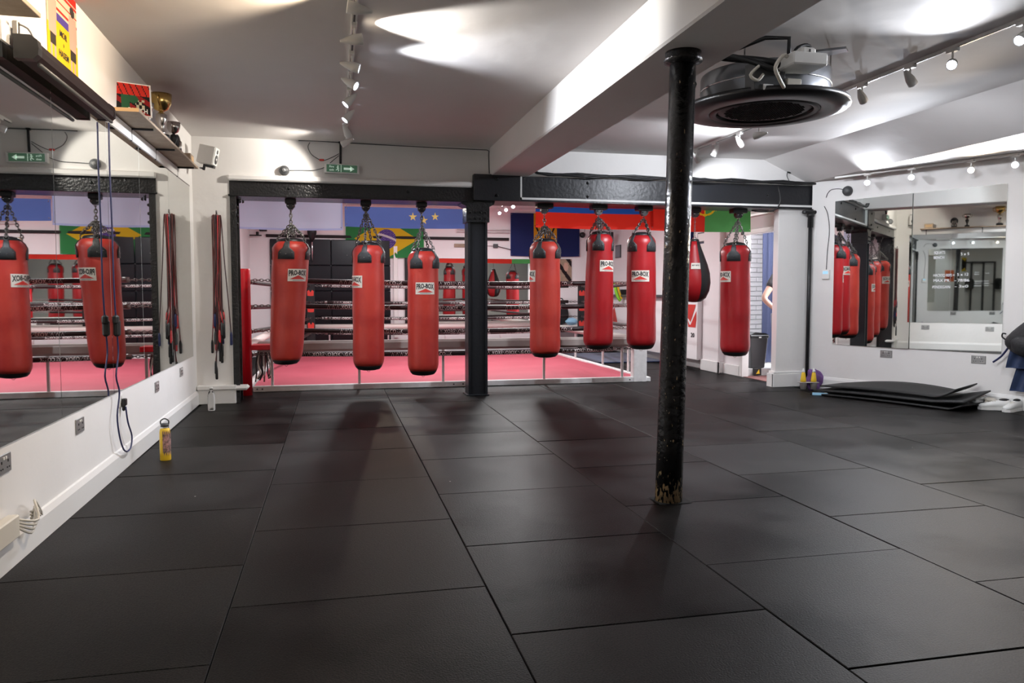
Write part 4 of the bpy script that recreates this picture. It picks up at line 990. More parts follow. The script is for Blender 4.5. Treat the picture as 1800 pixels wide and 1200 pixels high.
# posts
FL = Vector((-1.03, 9.62, 0)); FR = Vector((4.06, 9.93, 0)); BR = Vector((4.80, 14.95, 0)); BL = Vector((-.43, 15.0, 0))
o = MB().lathe([(.072, 0), (.072, 1.47), (.068, 1.485)], 24, c=tuple(FL - O)).build('corner_post', 'redsteel', t); o['label'] = 'red steel corner post'
MB().box(FL - O + Vector((.06, -.03, .53)), FL - O + Vector((.28, .30, .59)), .006).build('post_bracket', 'redsteel', t)
o = ob((3.93, 9.87, 0), (4.12, 9.99, .47), .006).build('corner_post', 'greyw', t); o['label'] = 'white boxed corner post foot'
MB().lathe([(.05, .4), (.05, 1.45)], 20, c=tuple(FR - O)).build('corner_post', 'redsteel', t)
for P_, nm in ((BR, 'corner_pad'), (BL, 'corner_pad')):
    MB().lathe([(.045, 0), (.045, 1.4)], 16, c=tuple(P_ - O)).build('corner_post', 'dkgrey', t)
    pd = MB().box(P_ - O + Vector((-.075, -.10, .28)), P_ - O + Vector((.075, -.045, 1.40)), .02).build(nm, 'blackr', t)
    for z in (.60, .90, 1.2):
        mb = MB(); c = P_ - O + Vector((0, -.103, z))
        mb.add([tuple(c + Vector(q)) for q in ((-.055, 0, -.05), (-.06, 0, .03), (-.03, 0, .06), (0, 0, .01), (.03, 0, .06), (.06, 0, .03), (.055, 0, -.05), (0, 0, -.055))], [(0, 7, 3, 2, 1), (7, 6, 5, 4, 3)])
        mb.build('pad_emblem', 'logored', pd)
# ropes, four on each side, sleeves printed on front and back
TXT = 'WWW.MORENOBOXING.CO.UK'
def rope(A, Bp, r=.030, texts=(), back=False, e0=.42, e1=.42):
    A = A - O; Bp = Bp - O; d = (Bp - A).normalized(); a = A + d * e0; b = Bp - d * e1; L_ = (b - a).length
    n = 14; pts = []
    for i in range(n + 1):
        u = i / n; p = a.lerp(b, u); p.z -= .025 * math.sin(PI * u); pts.append(p)
    o = MB().tube(pts, r, 12).build('rope', 'rope', ring)
    mb = MB(); chain(mb, A + d * .06, a, .05, .005); mb.tube([a + d * -.02, a + d * .05], r * 1.12, 10); mb.build('turnbuckle', 'chain', o)
    mb = MB(); chain(mb, b, Bp - d * .05, .05, .005); mb.build('turnbuckle', 'chain', o)
    side = Vector((d.y, -d.x, 0))
    for (s0, w) in texts:
        mb = MB()
        vs, fs, tw = text2d(TXT, .02, 1.0); kx = w / tw; hh = .050
        sg = 1
        def pt(u, v):
            s_ = s0 + u; uu = s_ / L_; p = a + d * s_; z = p.z - .025 * math.sin(PI * min(max(uu, 0), 1)); ph = v / r
            return Vector((p.x, p.y, z)) + side * ((r + .0015) * math.cos(ph)) + Vector((0, 0, 1)) * ((r + .0015) * math.sin(ph))
        mb.add([pt(x * kx, y * hh) for x, y in vs], fs); mb.build('lettering', 'ropetext', o)
Zs = (1.335, 1.03, .735, .45)
starts = (.95, .80, .95, .45)
for k, z in enumerate(Zs):
    A = FL + Vector((0, .12, z + .02)); Bp = FR + Vector((0, .0, z)); n_t = 4
    rope(A, Bp, .030, [(starts[k] + .1 + i * 1.12, .78) for i in range(4)])
for k, z in enumerate(Zs):
    rope(BL + Vector((0, 0, z)), BR + Vector((0, 0, z)), .030, [(.35 + .2 * (k % 2) + i * 1.1, .80) for i in range(4)], e0=.25, e1=.25)
    rope(FL + Vector((0, .05, z)), BL + Vector((0, -.05, z)), .026, e0=.3, e1=.3)
    rope(FR + Vector((0, .05, z)), BR + Vector((0, -.05, z)), .026, e0=.45, e1=.3)
# dark straps hanging at the left corner
t = thing('resistance_bands', 'bundle of dark and white straps hanging beside the red corner post', 'straps', (-.86, 9.93, .3))
rr = random.Random(9)
for i in range(9):
    x = -.09 + .022 * i; c_ = ['black', 'plasc', 'jute2', 'black', 'plasw', 'jute'][i % 6]
    pts = [(x * .6, .07 + .01 * (i % 3), .22), (x, .07 + .012 * (i % 3), .05), (x + rr.uniform(-.02, .03), .08, -.08), (x + rr.uniform(-.03, .02), .08, -.2 + rr.uniform(0, .08))]
    MB().tube(smooth(pts, 4), .010, 6).build('strap', c_, t)

# ------------------------------------------------------------------ flags
def flag(name, label, x0, x1, z0, z1, y, fn, mats, nx=120, nz=60, amp=.012, cords=False, grp='flags hung in the ring room'):
    t = thing(name, label, 'flag', ((x0 + x1) / 2, y, z0), 0, grp)
    mb = MB(); vs = []; W_, H_ = x1 - x0, z1 - z0
    for j in range(nz + 1):
        for i in range(nx + 1):
            u, v = i / nx, j / nz; vs.append(((u - .5) * W_, amp * (math.sin(u * 17 + v * 3) * (1.2 - v) * .7 + .5 * math.sin(u * 5 + 1 + v * 6)), v * H_ - .012 * math.sin(u * PI) * (1 - v)))
    fs = []; mi = []
    for j in range(nz):
        for i in range(nx): a = j * (nx + 1) + i; fs.append((a, a + 1, a + nx + 2, a + nx + 1)); mi.append(fn(((i + .5) / nx) * W_, ((j + .5) / nz) * H_))
    mb.sm = True; mb.add(vs, fs); mb.mi = mi; mb.build('cloth', mats, t)
    mb = MB()
    for s_ in (-1, 1):
        for zz in (.03, H_ - .03): mb.rod((s_ * (W_ / 2 - .02), -amp - .004, zz), (s_ * (W_ / 2 - .02), -amp - .010, zz), .006, 8)
    mb.build('eyelets', 'chrome', t)
    if cords:
        mb = MB()
        for s_ in (-1, 1): mb.tube([(s_ * (W_ / 2 - .02), 0, H_ - .02), (s_ * (W_ / 2 - .02), 0, 2.9 - z0)], .003, 4)
        mb.build('cords', 'plasw', t)
    return t
def star(px, pz, cx, cz, r):
    dx, dz = px - cx, pz - cz; d = math.hypot(dx, dz)
    if d > r: return False
    a = (math.degrees(math.atan2(dx, dz)) + 360) % 72; a = min(a, 72 - a)
    # distance of the star edge at that angle
    ri = r * .382; A = Vector((r, 0)); b = Vector((ri * math.cos(R(36)), ri * math.sin(R(36)))); q = Vector((d * math.cos(R(a)), d * math.sin(R(a))))
    return (b - A).cross(q - A) > 0
flag('wall_flag', 'pale lavender striped flag behind the first bag', -1.12, .11, 1.955, 2.88, 9.66, lambda x, z: 1 if (z < .012 or x > 1.215) else 0, ['f_lav', 'f_lavd'], 60, 40)
flag('wall_flag', 'blue flag with three yellow stars behind the third bag', .135, 1.66, 2.005, 2.245, 9.70, lambda x, z: 1 if any(star(x, z, cx - .135, cz - 2.005, .052) for cx, cz in ((.955, 2.142), (1.088, 2.103), (1.23, 2.148))) else 0, ['f_blue', 'f_star'], 300, 50, .006, True)
def arm(x, z):
    if z > .27: return 2  # top red band: shadow painted in as a darker red
    if z > .20 and x < 1.5 - (z - .2) * 2: return 1
    return 0
flag('wall_flag', 'red and blue banded flag behind the fourth to sixth bags', 2.505, 4.10, 2.035, 2.88, 9.66, arm, ['f_red', 'f_rb', 'f_dred'], 120, 60)
def por(x, z):
    bx = .812; d = math.hypot(x - bx, z - .40)
    if .165 < d < .19: return 2
    if abs(x - bx) < .008 and z > .2 and z < .4: return 2
    if abs((z - .40) + .25 * ((x - bx) ** 2 * 8) + .06) < .008 and abs(x - bx) < .17: return 2
    return 0 if x < bx else 1
flag('wall_flag', 'red and green flag with yellow globe outline near the doorway', 4.04, 5.53, 2.03, 2.88, 9.70, por, ['f_red', 'f_pgreen', 'f_yel'], 200, 90)
def bra(x, z):
    cx, cz = .78, .36; dx, dz = x - cx, z - cz
    d = math.hypot(dx, dz)
    if d < .19:
        e = z - (cz + .075 - .55 * (dx + .19) ** 2 - .06 * dx * 2)
        if abs(e) < .022: return 2
        if math.sin(x * 157) * math.sin(z * 143 + x * 31) > .86: return 2
        return 3
    if abs(dx) / .62 + abs(dz) / .37 < 1: return 1
    return 0
flag('wall_flag', 'green flag with yellow diamond and starry blue globe', .23, 1.74, 1.90, 2.80, 15.52, bra, ['f_green', 'f_yel', 'f_whi', 'f_ind'], 200, 120, .008)
def bar(x, z):
    if .485 < x < .975:
        cx = .73; dx = x - cx
        if abs(dx) < .018 and .1 < z < .66: return 2
        if .30 < z < .62 and abs(abs(dx) - (.06 + (z - .30) * .45)) < .012 + .03 * (z - .3): return 2
        if abs(z - .33) < .015 and abs(dx) < .08: return 2
        return 1
    return 0
flag('wall_flag', 'navy and gold striped flag with black trident on the back wall', 3.50, 4.96, 1.955, 2.82, 15.52, bar, ['f_navy', 'f_gold', 'f_blk'], 160, 90, .008)

# ------------------------------------------------------------------ ring room back wall
t = thing('padded_panels', 'black padded vinyl wall panels behind the ring', 'wall padding', (-1.18, 15.55, .25))
pm = MB(); pm.box((0, -.04, 0), (.562, 0, .492), .012); me_p = pm.mesh('wall_pad', 'pad')
for i in range(4):
    for j in range(4): link('wall_pad', me_p, t, (i * .565, 0, j * .495))
t = thing('curtain_rail', 'long black curtain rail across the back wall of the ring room', 'rail', (-1.25, 15.52, 2.26))
MB().box((0, 0, 0), (4.72, .035, .055), .006).build('rail', 'screen', t)
t = thing('wall_mirror', 'framed mirror on the ring room back wall', 'mirror', (1.42, 15.53, .52))
MB().box((0, 0, 0), (2.9, .008, 1.37), .001).build('glass', 'mirror', t)
MB().box((-.06, -.01, -.04), (0, .025, 1.37), .004).build('frame', 'black', t)
MB().box((-.28, -.02, -.2), (-.20, .025, 1.6), .006).build('white_upright', 'plasw', t)
t = thing('speed_ball', 'black speed ball mounted high on the back wall', 'speed ball', (-.40, 15.38, 2.1))
MB().lathe([(.01, -.08), (.05, -.02), (.085, .08), (.09, .14), (.06, .2), (.02, .215)], 20, c=(0, 0, .15)).build('ball', 'black', t)
MB().rod((0, .02, .16), (0, .07, -.30), .014, 8).rod((0, .0, .25), (0, .18, .25), .012, 8).build('arm', 'chrome', t)
t = thing('camera_arm', 'black camera on a short arm on the ring room wall', 'camera', (-1.42, 15.45, 2.33))
MB().box((-.12, 0, -.06), (.10, .02, -.035), .003).box((-.0, -.03, -.06), (.05, .03, .02), .006).build('arm', 'black', t); MB().box((.06, -.05, .03), (.20, .05, .09), .01).build('head', 'black', t)
t = thing('wall_plaque', 'small dark wooden plaque right of the green flag', 'plaque', (2.46, 15.55, 2.15)); MB().box((-.11, -.02, -.035), (.11, 0, .035), .004).build('board', 'wood', t)
t = thing('wall_bracket', 'small grey bracket with wires on the back wall', 'bracket', (3.19, 15.54, 2.15))
MB().box((-.05, -.03, -.04), (.05, 0, .04), .008).tube(smooth([(.05, -.01, -.01), (.18, -.01, -.04), (.31, -.01, -.07)], 3), .008, 5).tube(smooth([(-.05, -.01, 0), (-.2, -.01, .0), (-.34, -.01, .01)], 3), .004, 5).build('fitting', 'dkgrey', t)
t = thing('ceiling_pipe', 'thin dark pipe along the back wall beside the navy flag', 'pipe', (2.4, 15.5, 2.47)); MB().rod((0, 0, 0), (1.08, 0, 0), .012, 8).rod((0, 0, -.05), (1.08, 0, -.05), .01, 8).build('pipe', 'greyw', t)
t = thing('poster', 'brown photo poster on the back wall under the navy flag', 'poster', (4.65, 15.55, 1.37))
art(t, ['wood', 'plasc', 'screen', 'skin'], .30, .53, lambda u, v: 3 if (u - .6) ** 2 + (v - .7) ** 2 < .03 else (1 if v < .12 and .3 < u < .9 else (2 if math.sin(u * 7 + v * 9) > .5 else 0)), 24, 36)
t = thing('round_speaker', 'black round speaker on the back wall right of the navy flag', 'speaker', (5.03, 15.55, 2.40)); MB().lathe([(.06, 0), (.06, .03), (.04, .07)], 18, M4=Mr).build('body', 'black', t)
MB().tube(smooth([(.03, -.01, .05), (.05, -.01, .10), (.04, -.01, .2)], 3), .004, 5).build('lead', 'dkgrey', t)
t = thing('television', 'black television bracket high in the ring room corner', 'television', (5.35, 15.2, 2.20)); t.rotation_euler = (0, 0, R(-20))
MB().box((-.06, -.02, .06), (.22, .02, .24), .01).build('screen', 'black', t); MB().box((-.10, .02, -.02), (-.02, .06, .12), .01).box((-.12, .0, -.08), (-.05, .04, .0), .01).rod((.08, .02, .1), (.2, .3, .1), .02, 8).build('arm', 'black', t)
t = thing('backpack', 'black backpack on the floor behind the ring, near the back wall', 'backpack', (4.50, 15.34, .56))
blob(MB(), (0, 0, .22), .22, (.8, .55, 1.1), 4, .1).build('body', 'bagblk', t); MB().tube(smooth([(-.06, -.05, .42), (-.03, -.05, .52), (.03, -.05, .52), (.06, -.05, .42)], 3), .012, 6).build('handle', 'bagblk', t)
t = thing('storage_bench', 'low pale bench along the ring room back wall', 'bench', (4.75, 15.36, 0)); MB().box((-.5, -.17, .5), (.45, .17, .55), .006).build('top', 'plasw', t)
for dx in (-.46, .41):
    MB().box((dx - .02, -.16, 0), (dx + .02, .16, .5), .004).build('leg', 'greyw', t)
t = thing('blue_bag', 'blue sports bag on the bench beside the backpack', 'bag', (4.72, 15.28, .55)); blob(MB(), (0, 0, .07), .13, (1.1, .8, .55), 6, .08).build('body', 'ltblue', t)
o = MB().box((4.35, 12.6, 0), (5.6, 14.6, .025), .01).build('floor_mat', 'navy'); tag(o, 'dark blue floor mat beside the ring', 'mat')

# reception counter on the right of the ring room
t = thing('reception_counter', 'white reception counter with dark worktop and red logos', 'counter', (5.63, 13.2, 0))
MB().box((-.10, -1.95, .15), (.07, 2.3, 1.13), .006).build('front_panel', 'ringwall', t)
MB().box((-.20, -1.95, 1.13), (.07, 2.3, 1.17), .006).build('worktop', 'dkgrey', t)
def logo_quad(mb, y0, y1, z0, z1, poly):   # poly in unit coordinates (u along -y so that it reads from the ring, v up)
    mb.add([(-.104, y0 + (y1 - y0) * p[0], z0 + (z1 - z0) * p[1]) for p in poly], [tuple(range(len(poly)))])
mb = MB()   # tick badge: y from 11.62 (left) to 11.05 (right)
Y0, Y1, Z0, Z1 = 11.60 - 13.2, 11.30 - 13.2, .66, 1.02
Y1 = 11.26 - 13.2
logo_quad(mb, Y0, Y1 + .02, Z0, Z1, [(0, .42), (0, 1), (.92, 1), (.86, .86), (.36, .22), (.22, .32)])
mb.build('logo', 'logored', t); mb = MB()
logo_quad(mb, Y0, Y1 + .02, Z0, Z1, [(.06, .28), (.26, .10), (.38, .10), (1, .72), (1, .3), (.92, 0), (.12, 0)])
mb.build('logo', 'logored', t); mb = MB()
logo_quad(mb, 15.35 - 13.2, 14.95 - 13.2, .62, 1.02, [(0, 0), (0, .5), (.1, 1), (.45, 1), (.28, .5), (.12, .2)])
mb.build('logo', 'logored', t); mb = MB()
logo_quad(mb, 15.35 - 13.2, 14.75 - 13.2, .62, 1.02, [(.22, 0), (.42, .45), (.66, .75), (.8, .4), (.95, 0)])
mb.build('logo', 'logored', t)
mb = MB(); text_on(mb, '20', lambda u, v: (-.104, 11.40 - 13.2 - u, .54 + v), .07, .13, .03); mb.build('lettering', 'ink', t)
t = thing('monitor', 'small black monitor on the reception counter', 'monitor', (5.62, 11.40, 1.17)); MB().box((-.02, -.12, .03), (.0, .12, .19), .004).build('screen', 'black', t); MB().box((-.04, -.06, 0), (.04, .06, .01), .003).rod((0, 0, 0), (0, 0, .06), .01, 8).build('stand', 'black', t)
t = thing('bottles', 'small black bottle standing on the reception counter end', 'bottle', (5.55, 14.9, 1.17)); MB().lathe([(.03, 0), (.03, .12), (.012, .16), (.012, .2)], 12).build('body', 'black', t)
t = thing('clutter_box', 'black box beside the bottle on the reception counter', 'box', (5.55, 14.6, 1.17)); MB().box((-.06, -.1, 0), (.06, .1, .1), .006).build('body', 'black', t)
# framed pictures on the wall above the counter
for (y, z, w, h, lab) in ((15.2, 2.05, .30, .26, 'grey photograph pinned above the reception counter corner'), (11.46, 1.80, .26, .40, 'black-edged framed certificate on the ring room right wall'), (11.46, 2.08, .26, .16, 'grey framed picture above the certificate'), (11.48, 1.38, .18, .30, 'narrow dark framed picture below the certificate')):
    t = thing('framed_picture', lab, 'picture', (5.70, y, z)); MB().box((-.02, -w / 2, -h / 2), (0, w / 2, h / 2), .003).build('frame', 'navyp' if 'grey' not in lab else 'dkgrey', t)
    MB().box((-.023, -w / 2 + .02, -h / 2 + .02), (-.019, w / 2 - .02, h / 2 - .02)).build('print', 'plasw' if 'cert' in lab else 'greycloth', t)
t = thing('wall_mirror', 'small mirror on the ring room wall above the counter', 'mirror', (5.698, 12.3, 1.3)); MB().box((-.006, -.55, 0), (0, .55, .95), .001).build('glass', 'mirror', t)
t = thing('hi_vis_cloth', 'yellow and green ribbon hanging by the counter', 'cloth', (5.44, 14.4, 1.15)); t.rotation_euler = (0, 0, R(10))
MB().tube(smooth([(-.12, 0, .25), (-.1, 0, .1), (-.05, 0, -.03), (0, 0, -.1)], 4), .03, 8).build('ribbon', mat('neon_green', (.3, .75, .05), .5), t)
MB().tube(smooth([(-.08, -.03, .25), (-.05, -.03, .1), (-.01, -.03, -.0), (.02, -.03, -.06)], 4), .022, 8).build('ribbon', 'yellow', t)

# ------------------------------------------------------------------ hall: curtain, bin, person
t = thing('curtain', 'dark blue curtain hanging in the hall', 'curtain', (6.68, 11.0, .12))
cloth(MB(), -.20, .34, 0, 2.25, .0, 0, .03, 34, .012).build('cloth', 'curtain', t)
MB().rod((-.3, 0, 2.28), (.5, 0, 2.28), .012, 8).build('rod', 'dkgrey', t)
t = thing('pedal_bin', 'dark grey plastic bin standing in the doorway', 'bin', (6.05, 10.42, .10))
mb = MB(); vs = []
for z, w, d in ((0, .105, .10), (.02, .112, .105), (.46, .145, .13)): vs += [(-w, -d, z), (w, -d, z), (w, d, z), (-w, d, z)]
mb.add(vs, [(3, 2, 1, 0), (8, 9, 10, 11)] + [(a + i, a + (i + 1) % 4, a + (i + 1) % 4 + 4, a + i + 4) for a in (0, 4) for i in range(4)]); o = mb.build('body', 'dkgrey', t)
bv = o.modifiers.new('b', 'BEVEL'); bv.width = .02; bv.segments = 3
MB().box((-.155, -.14, .44), (.155, .14, .49), .015).prism([(-.15, .49), (.15, .49), (.10, .515), (-.06, .53)], 'y', -.12, .12).build('lid', 'black', t)
MB().box((-.02, -.15, .445), (.02, -.14, .465), .003).build('catch', 'plasw', t)
t = thing('power_box', 'black box with yellow warning triangle at the doorway step', 'box', (5.96, 10.19, .012))
MB().box((-.06, -.02, 0), (.06, .02, .105), .004).build('casing', 'black', t)
MB().add([(-.03, -.022, .02), (.03, -.022, .025), (.02, -.022, .09)], [(0, 1, 2)]).build('warning_triangle', 'yellow', t)

def person():
    t = thing('person', 'person in dark t-shirt and grey trousers standing behind the white pier', 'person', (6.31, 10.10, .004))
    def skin(name, verts, edges, rads, m, sub=2, root=0):
        me = bpy.data.meshes.new(name); me.from_pydata(verts, edges, []); me.materials.append(M[m]); o = bpy.data.objects.new(name, me); C.objects.link(o); o.parent = t
        md = o.modifiers.new('skin', 'SKIN'); md.use_smooth_shade = True
        for i, r in enumerate(rads): me.skin_vertices[0].data[i].radius = (r, r) if not isinstance(r, tuple) else r
        me.skin_vertices[0].data[root].use_root = True
        s = o.modifiers.new('s', 'SUBSURF'); s.levels = s.render_levels = sub
        return o
    # body facing -x slightly toward the camera; arm on the camera side bent
    V = [(0, 0, .95), (0, 0, 1.12), (-.01, 0, 1.30), (-.01, 0, 1.42), (-.01, 0, 1.52), (-.02, 0, 1.58),    # 0-5 pelvis..head base
         (-.17, -.06, 1.42), (-.40, -.13, 1.12), (-.30, -.22, .99), (-.22, -.27, .95),                         # 6-9 arm (elbow out to the left)
         (.18, .05, 1.42), (.27, .08, 1.15), (.20, -.12, 1.02), (.10, -.2, .99),                                # 10-13
         (-.09, 0, .88), (-.10, -.01, .50), (-.10, .02, .10), (-.11, -.10, .05),                                # 14-17
         (.09, 0, .88), (.10, -.01, .50), (.10, .02, .10), (.11, -.10, .05)]                                    # 18-21
    E_ = [(0, 1), (1, 2), (2, 3), (3, 4), (4, 5), (3, 6), (6, 7), (7, 8), (8, 9), (3, 10), (10, 11), (11, 12), (12, 13), (0, 14), (14, 15), (15, 16), (16, 17), (0, 18), (18, 19), (19, 20), (20, 21)]
    Rd = [(.14, .11), (.135, .10), (.15, .11), (.13, .09), .055, .055, .058, .045, .034, .026, .058, .045, .034, .026, .085, .058, .042, .035, .085, .058, .042, .035]
    skin('body', V, E_, Rd, 'skin')
    skin('t_shirt', [V[0], V[1], V[2], (-.01, 0, 1.41), V[6], (-.30, -.10, 1.25), V[10], (.235, .07, 1.25), (-.01, 0, 1.46)], [(0, 1), (1, 2), (2, 3), (3, 4), (4, 5), (3, 6), (6, 7), (3, 8)], [(.165, .13), (.155, .12), (.17, .13), (.145, .105), .078, .072, .078, .072, .07], 'tee')
    skin('trousers', [(0, 0, .98), (-.09, 0, .86), (-.10, -.01, .50), (-.10, .02, .10), (.09, 0, .86), (.10, -.01, .50), (.10, .02, .10)], [(0, 1), (1, 2), (2, 3), (0, 4), (4, 5), (5, 6)], [(.155, .125), .105, .078, .065, .105, .078, .065], 'greycloth')
    mb = MB(); mb.ball((-.03, -.01, 1.67), .1, 22, 16, (.88, 1.0, 1.22)); h = mb.build('head', 'skin', t)
    MB().ball((-.035, -.115, 1.665), .018, 10, 7, (.7, 1, 1.4)).build('nose', 'skin', h)
    for sx in (-1, 1):
        MB().ball((-.035 + sx * .034, -.098, 1.685), .012, 10, 7, (1.2, .6, .7)).build('eye', 'white', h); MB().ball((-.035 + sx * .034, -.105, 1.685), .0055, 8, 5).build('pupil', 'black', h)
        MB().ball((-.03 + sx * .09, .0, 1.67), .022, 10, 7, (.45, .8, 1.3)).build('ear', 'skin', h)
    MB().ball((-.035, -.103, 1.615), .02, 10, 7, (1.3, .5, .3)).build('mouth', 'logored', h)
    mb = MB(); mb.ball((-.028, .015, 1.695), .107, 22, 14, (.92, 1.0, 1.15)); mb.v = [(x, y, max(z, 1.655 + (.065 if y < -.04 else 0))) for x, y, z in mb.v]; mb.build('hair', 'hair', t)
    # hands: palm and five fingers each
    for (w, d) in ((Vector(V[9]), Vector((.6, -.5, -.25)).normalized()), (Vector(V[13]), Vector((-.8, -.3, -.2)).normalized())):
        side = d.cross(Vector((0, 0, 1))).normalized(); upv = side.cross(d)
        vs = [w, w + d * .05, w + d * .085]; es = [(0, 1), (1, 2)]; rs = [.026, (.034, .018), (.032, .016)]
        for k, ln in enumerate((.065, .075, .07, .055)):
            b = w + d * .085 + upv * (.027 - .018 * k); i0 = len(vs); vs += [b, b + d * ln * .5, b + d * ln * .85 + side * .02]; es += [(2, i0), (i0, i0 + 1), (i0 + 1, i0 + 2)]; rs += [.0095, .009, .008]
        b = w + d * .03 + upv * .03; i0 = len(vs); vs += [b, b + upv * .025 + d * .03, b + upv * .03 + d * .055 + side * .01]; es += [(1, i0), (i0, i0 + 1), (i0 + 1, i0 + 2)]; rs += [.012, .010, .009]
        skin('hand', [tuple(v) for v in vs], es, rs, 'skin', 1)
    for sx in (-1, 1):
        MB().prism([(-.045 + sx * .105, .09), (-.045 + sx * .105, -.12), (-.02 + sx * .105, -.17), (.03 + sx * .105, -.17), (.045 + sx * .105, -.12), (.045 + sx * .105, .09)], 'z', 0, .075).build('shoe', 'white', t)
person()

# ------------------------------------------------------------------ ceiling cassette fan unit
t = thing('ceiling_fan_unit', 'round black ceiling cassette fan with bare metal drum', 'air conditioner', (2.92, 4.97, 2.45)); t.scale = (.975, 1, 1)
MB().lathe([(.36, .012), (.40, -.008), (.50, -.004), (.565, .012), (.57, .022), (.565, .045), (.50, .055), (.44, .055)], 64, cap=False).build('ring', 'acblk', t)
MB().lathe([(.36, .03), (.375, .0), (.355, -.008), (.33, .0)], 56, cap=False).build('inner_ring', 'black', t)
MB().lathe([(.0, .008), (.30, .008), (.335, .022), (.38, .04), (.38, .05), (0, .05)], 48, cap=False).build('diffuser', 'dkgrey', t)
mb = MB()
for i in range(-12, 13):
    for j in range(-12, 13):
        x, y = i * .022, j * .022
        if x * x + y * y < .072 and (i + j) % 1 == 0:
            mb.box((x - .006, y - .006, .004), (x + .006, y + .006, .0085))
o = mb.build('grille_holes', 'under', t); o['kind'] = 'stuff'; o['label'] = 'grid of small dark grille holes'
MB().lathe([(.44, .05), (.44, .24), (.435, .25), (.40, .255), (0, .255)], 56, cap=False).build('drum', 'metalac', t)
MB().lathe([(.442, .145), (.446, .15), (.442, .155)], 56, cap=False).build('seam', 'chrome', t)
mb = MB().box((-.20, -.66, .14), (.04, -.45, .215), .008).box((-.10, -.60, .215), (.0, -.48, .265), .012); o = mb.build('pump_box', 'plasw', t); o['label'] = 'white plastic pump box'
MB().box((-.055, -.605, .23), (-.045, -.60, .25), .001).build('pump_slot', 'dkgrey', t)
MB().box((-.36, -.48, .02), (-.14, -.36, .20), .004).build('control_box', 'dkgrey', t)
MB().box((-.30, -.49, .02), (-.23, -.48, .055), .002).build('sticker', 'white', t)
MB().box((-.13, -.49, .02), (-.03, -.44, .10), .003).build('cover', 'plasc', t)
# black pipework
MB().tube([(-.55, .25, .28), (-.42, -.05, .33), (-.25, -.42, .36), (-.10, -.45, .36), (-.10, -.45, .20)], .014, 8).build('conduit', 'black', t)
MB().tube([(-.62, .1, .12), (-.55, .0, .22), (-.45, -.2, .3)], .012, 8).build('conduit', 'black', t)
MB().tube(smooth([(-.66, -.15, .34), (-.5, -.3, .26), (-.3, -.47, .2), (-.15, -.5, .17)], 4), .024, 8).build('pipe', 'black', t)
MB().tube(smooth([(-.64, -.1, .32), (-.45, -.38, .24), (-.3, -.52, .15), (-.22, -.52, .12)], 4), .018, 8).build('pipe', 'black', t)
MB().tube(smooth([(-.34, -.50, .16), (-.40, -.50, .10), (-.35, -.50, .07), (-.31, -.50, .11)], 4), .010, 6).build('hook_pipe', 'plasc', t)
MB().tube(smooth([(-.19, -.58, .2), (-.25, -.62, .19), (-.30, -.62, .12), (-.26, -.60, .06), (-.20, -.56, .02)], 5), .012, 6).build('hose', 'plasc', t)
MB().tube(smooth([(-.05, -.4, .25), (-.03, -.44, .31), (.07, -.42, .33), (.13, -.38, .25)], 4), .010, 6).build('hose', 'black', t)
MB().tube(smooth([(-.50, .1, .2), (-.54, .08, .1), (-.53, .05, .04), (-.49, 0, .03)], 4), .03, 8).build('elbow', 'black', t)
for p in ((-.30, -.25), (.44, -.12), (.1, .42), (-.42, .25)):
    MB().rod((p[0], p[1], .02), (p[0], p[1], .42), .006, 8).build('hanger_rod', 'chrome', t)
MB().box((.40, -.15, .09), (.48, -.09, .11), .003).box((-.46, .22, .09), (-.38, .28, .11), .003).build('lug', 'dkgrey', t)
MB().prism([(.20, -.20), (.40, -.34), (.46, -.28), (.30, -.05)], 'z', .36, .375).build('mount_plate', 'metalac', t)

# ------------------------------------------------------------------ lighting tracks
def track(name, label, x, y0, y1, z):
    t = thing(name, label, 'light track', (x, (y0 + y1) / 2, z)); h = (y1 - y0) / 2
    MB().box((-.017, -h, 0), (.017, h, .02), .002).build('rail', 'plasw', t)
    MB().box((-.006, -h, -.002), (.006, h, .002)).build('slot', 'dkgrey', t)
    return t
def spot(loc, aim, label, grp, on=0, col=(.88, .92, 1), size=110, m='lampc', blend=.5, drop=.10):
    """track head: adapter, stem, tapered head; aim = direction of the beam; on = watts"""
    t = thing('track_spotlight', label, 'spotlight', loc, 0, grp)
    MB().box((-.018, -.045, drop - .028), (.018, .045, drop), .003).build('adapter', 'plasw', t)
    MB().rod((0, 0, drop - .028), (0, 0, .03), .007, 8).build('stem', 'plasw', t)
    d = Vector(aim).normalized(); q = d.to_track_quat('Z', 'Y').to_matrix().to_4x4()
    MB().lathe([(.008, -.085), (.02, -.05), (.033, .0), (.035, .05), (.033, .052), (.030, .045)], 18, M4=q, cap=False).build('head', 'plasw', t)
    MB().lathe([(.0, .040), (.030, .041)], 18, M4=q, cap=False).build('lens', m if on else 'lampoff', t)
    if on:
        ld = bpy.data.lights.new('beam', 'SPOT'); ld.energy = on; ld.color = col; ld.spot_size = R(size); ld.spot_blend = blend; ld.shadow_soft_size = .025
        lo = bpy.data.objects.new('beam', ld); C.objects.link(lo); lo.parent = t; lo.location = d * .056; lo.rotation_euler = d.to_track_quat('-Z', 'Y').to_euler()
    return t
g1 = 'white spotlights on the middle ceiling track'
track('light_track', 'white spotlight track down the middle of the ceiling', .14, 1.0, 8.6, 2.85)
warm = (1, .80, .58); cool = (.88, .92, 1)
P_ = 125
spot((.14, 4.45, 2.755), (-1, -.05, .12), 'nearest overhead spotlight, turned left, casting warm light on the ceiling', g1, P_ * 1.3, warm, 110, 'lampw')
spot((.14, 4.99, 2.755), (1, .02, .16), 'second spotlight on the middle track, turned sideways to the right', g1, P_ * 1.0, (1, .96, .9), 80, 'lampw')
spot((.14, 5.57, 2.755), (.85, -.1, -.25), 'third spotlight on the middle track, bright face turned right', g1, P_, cool, 85)
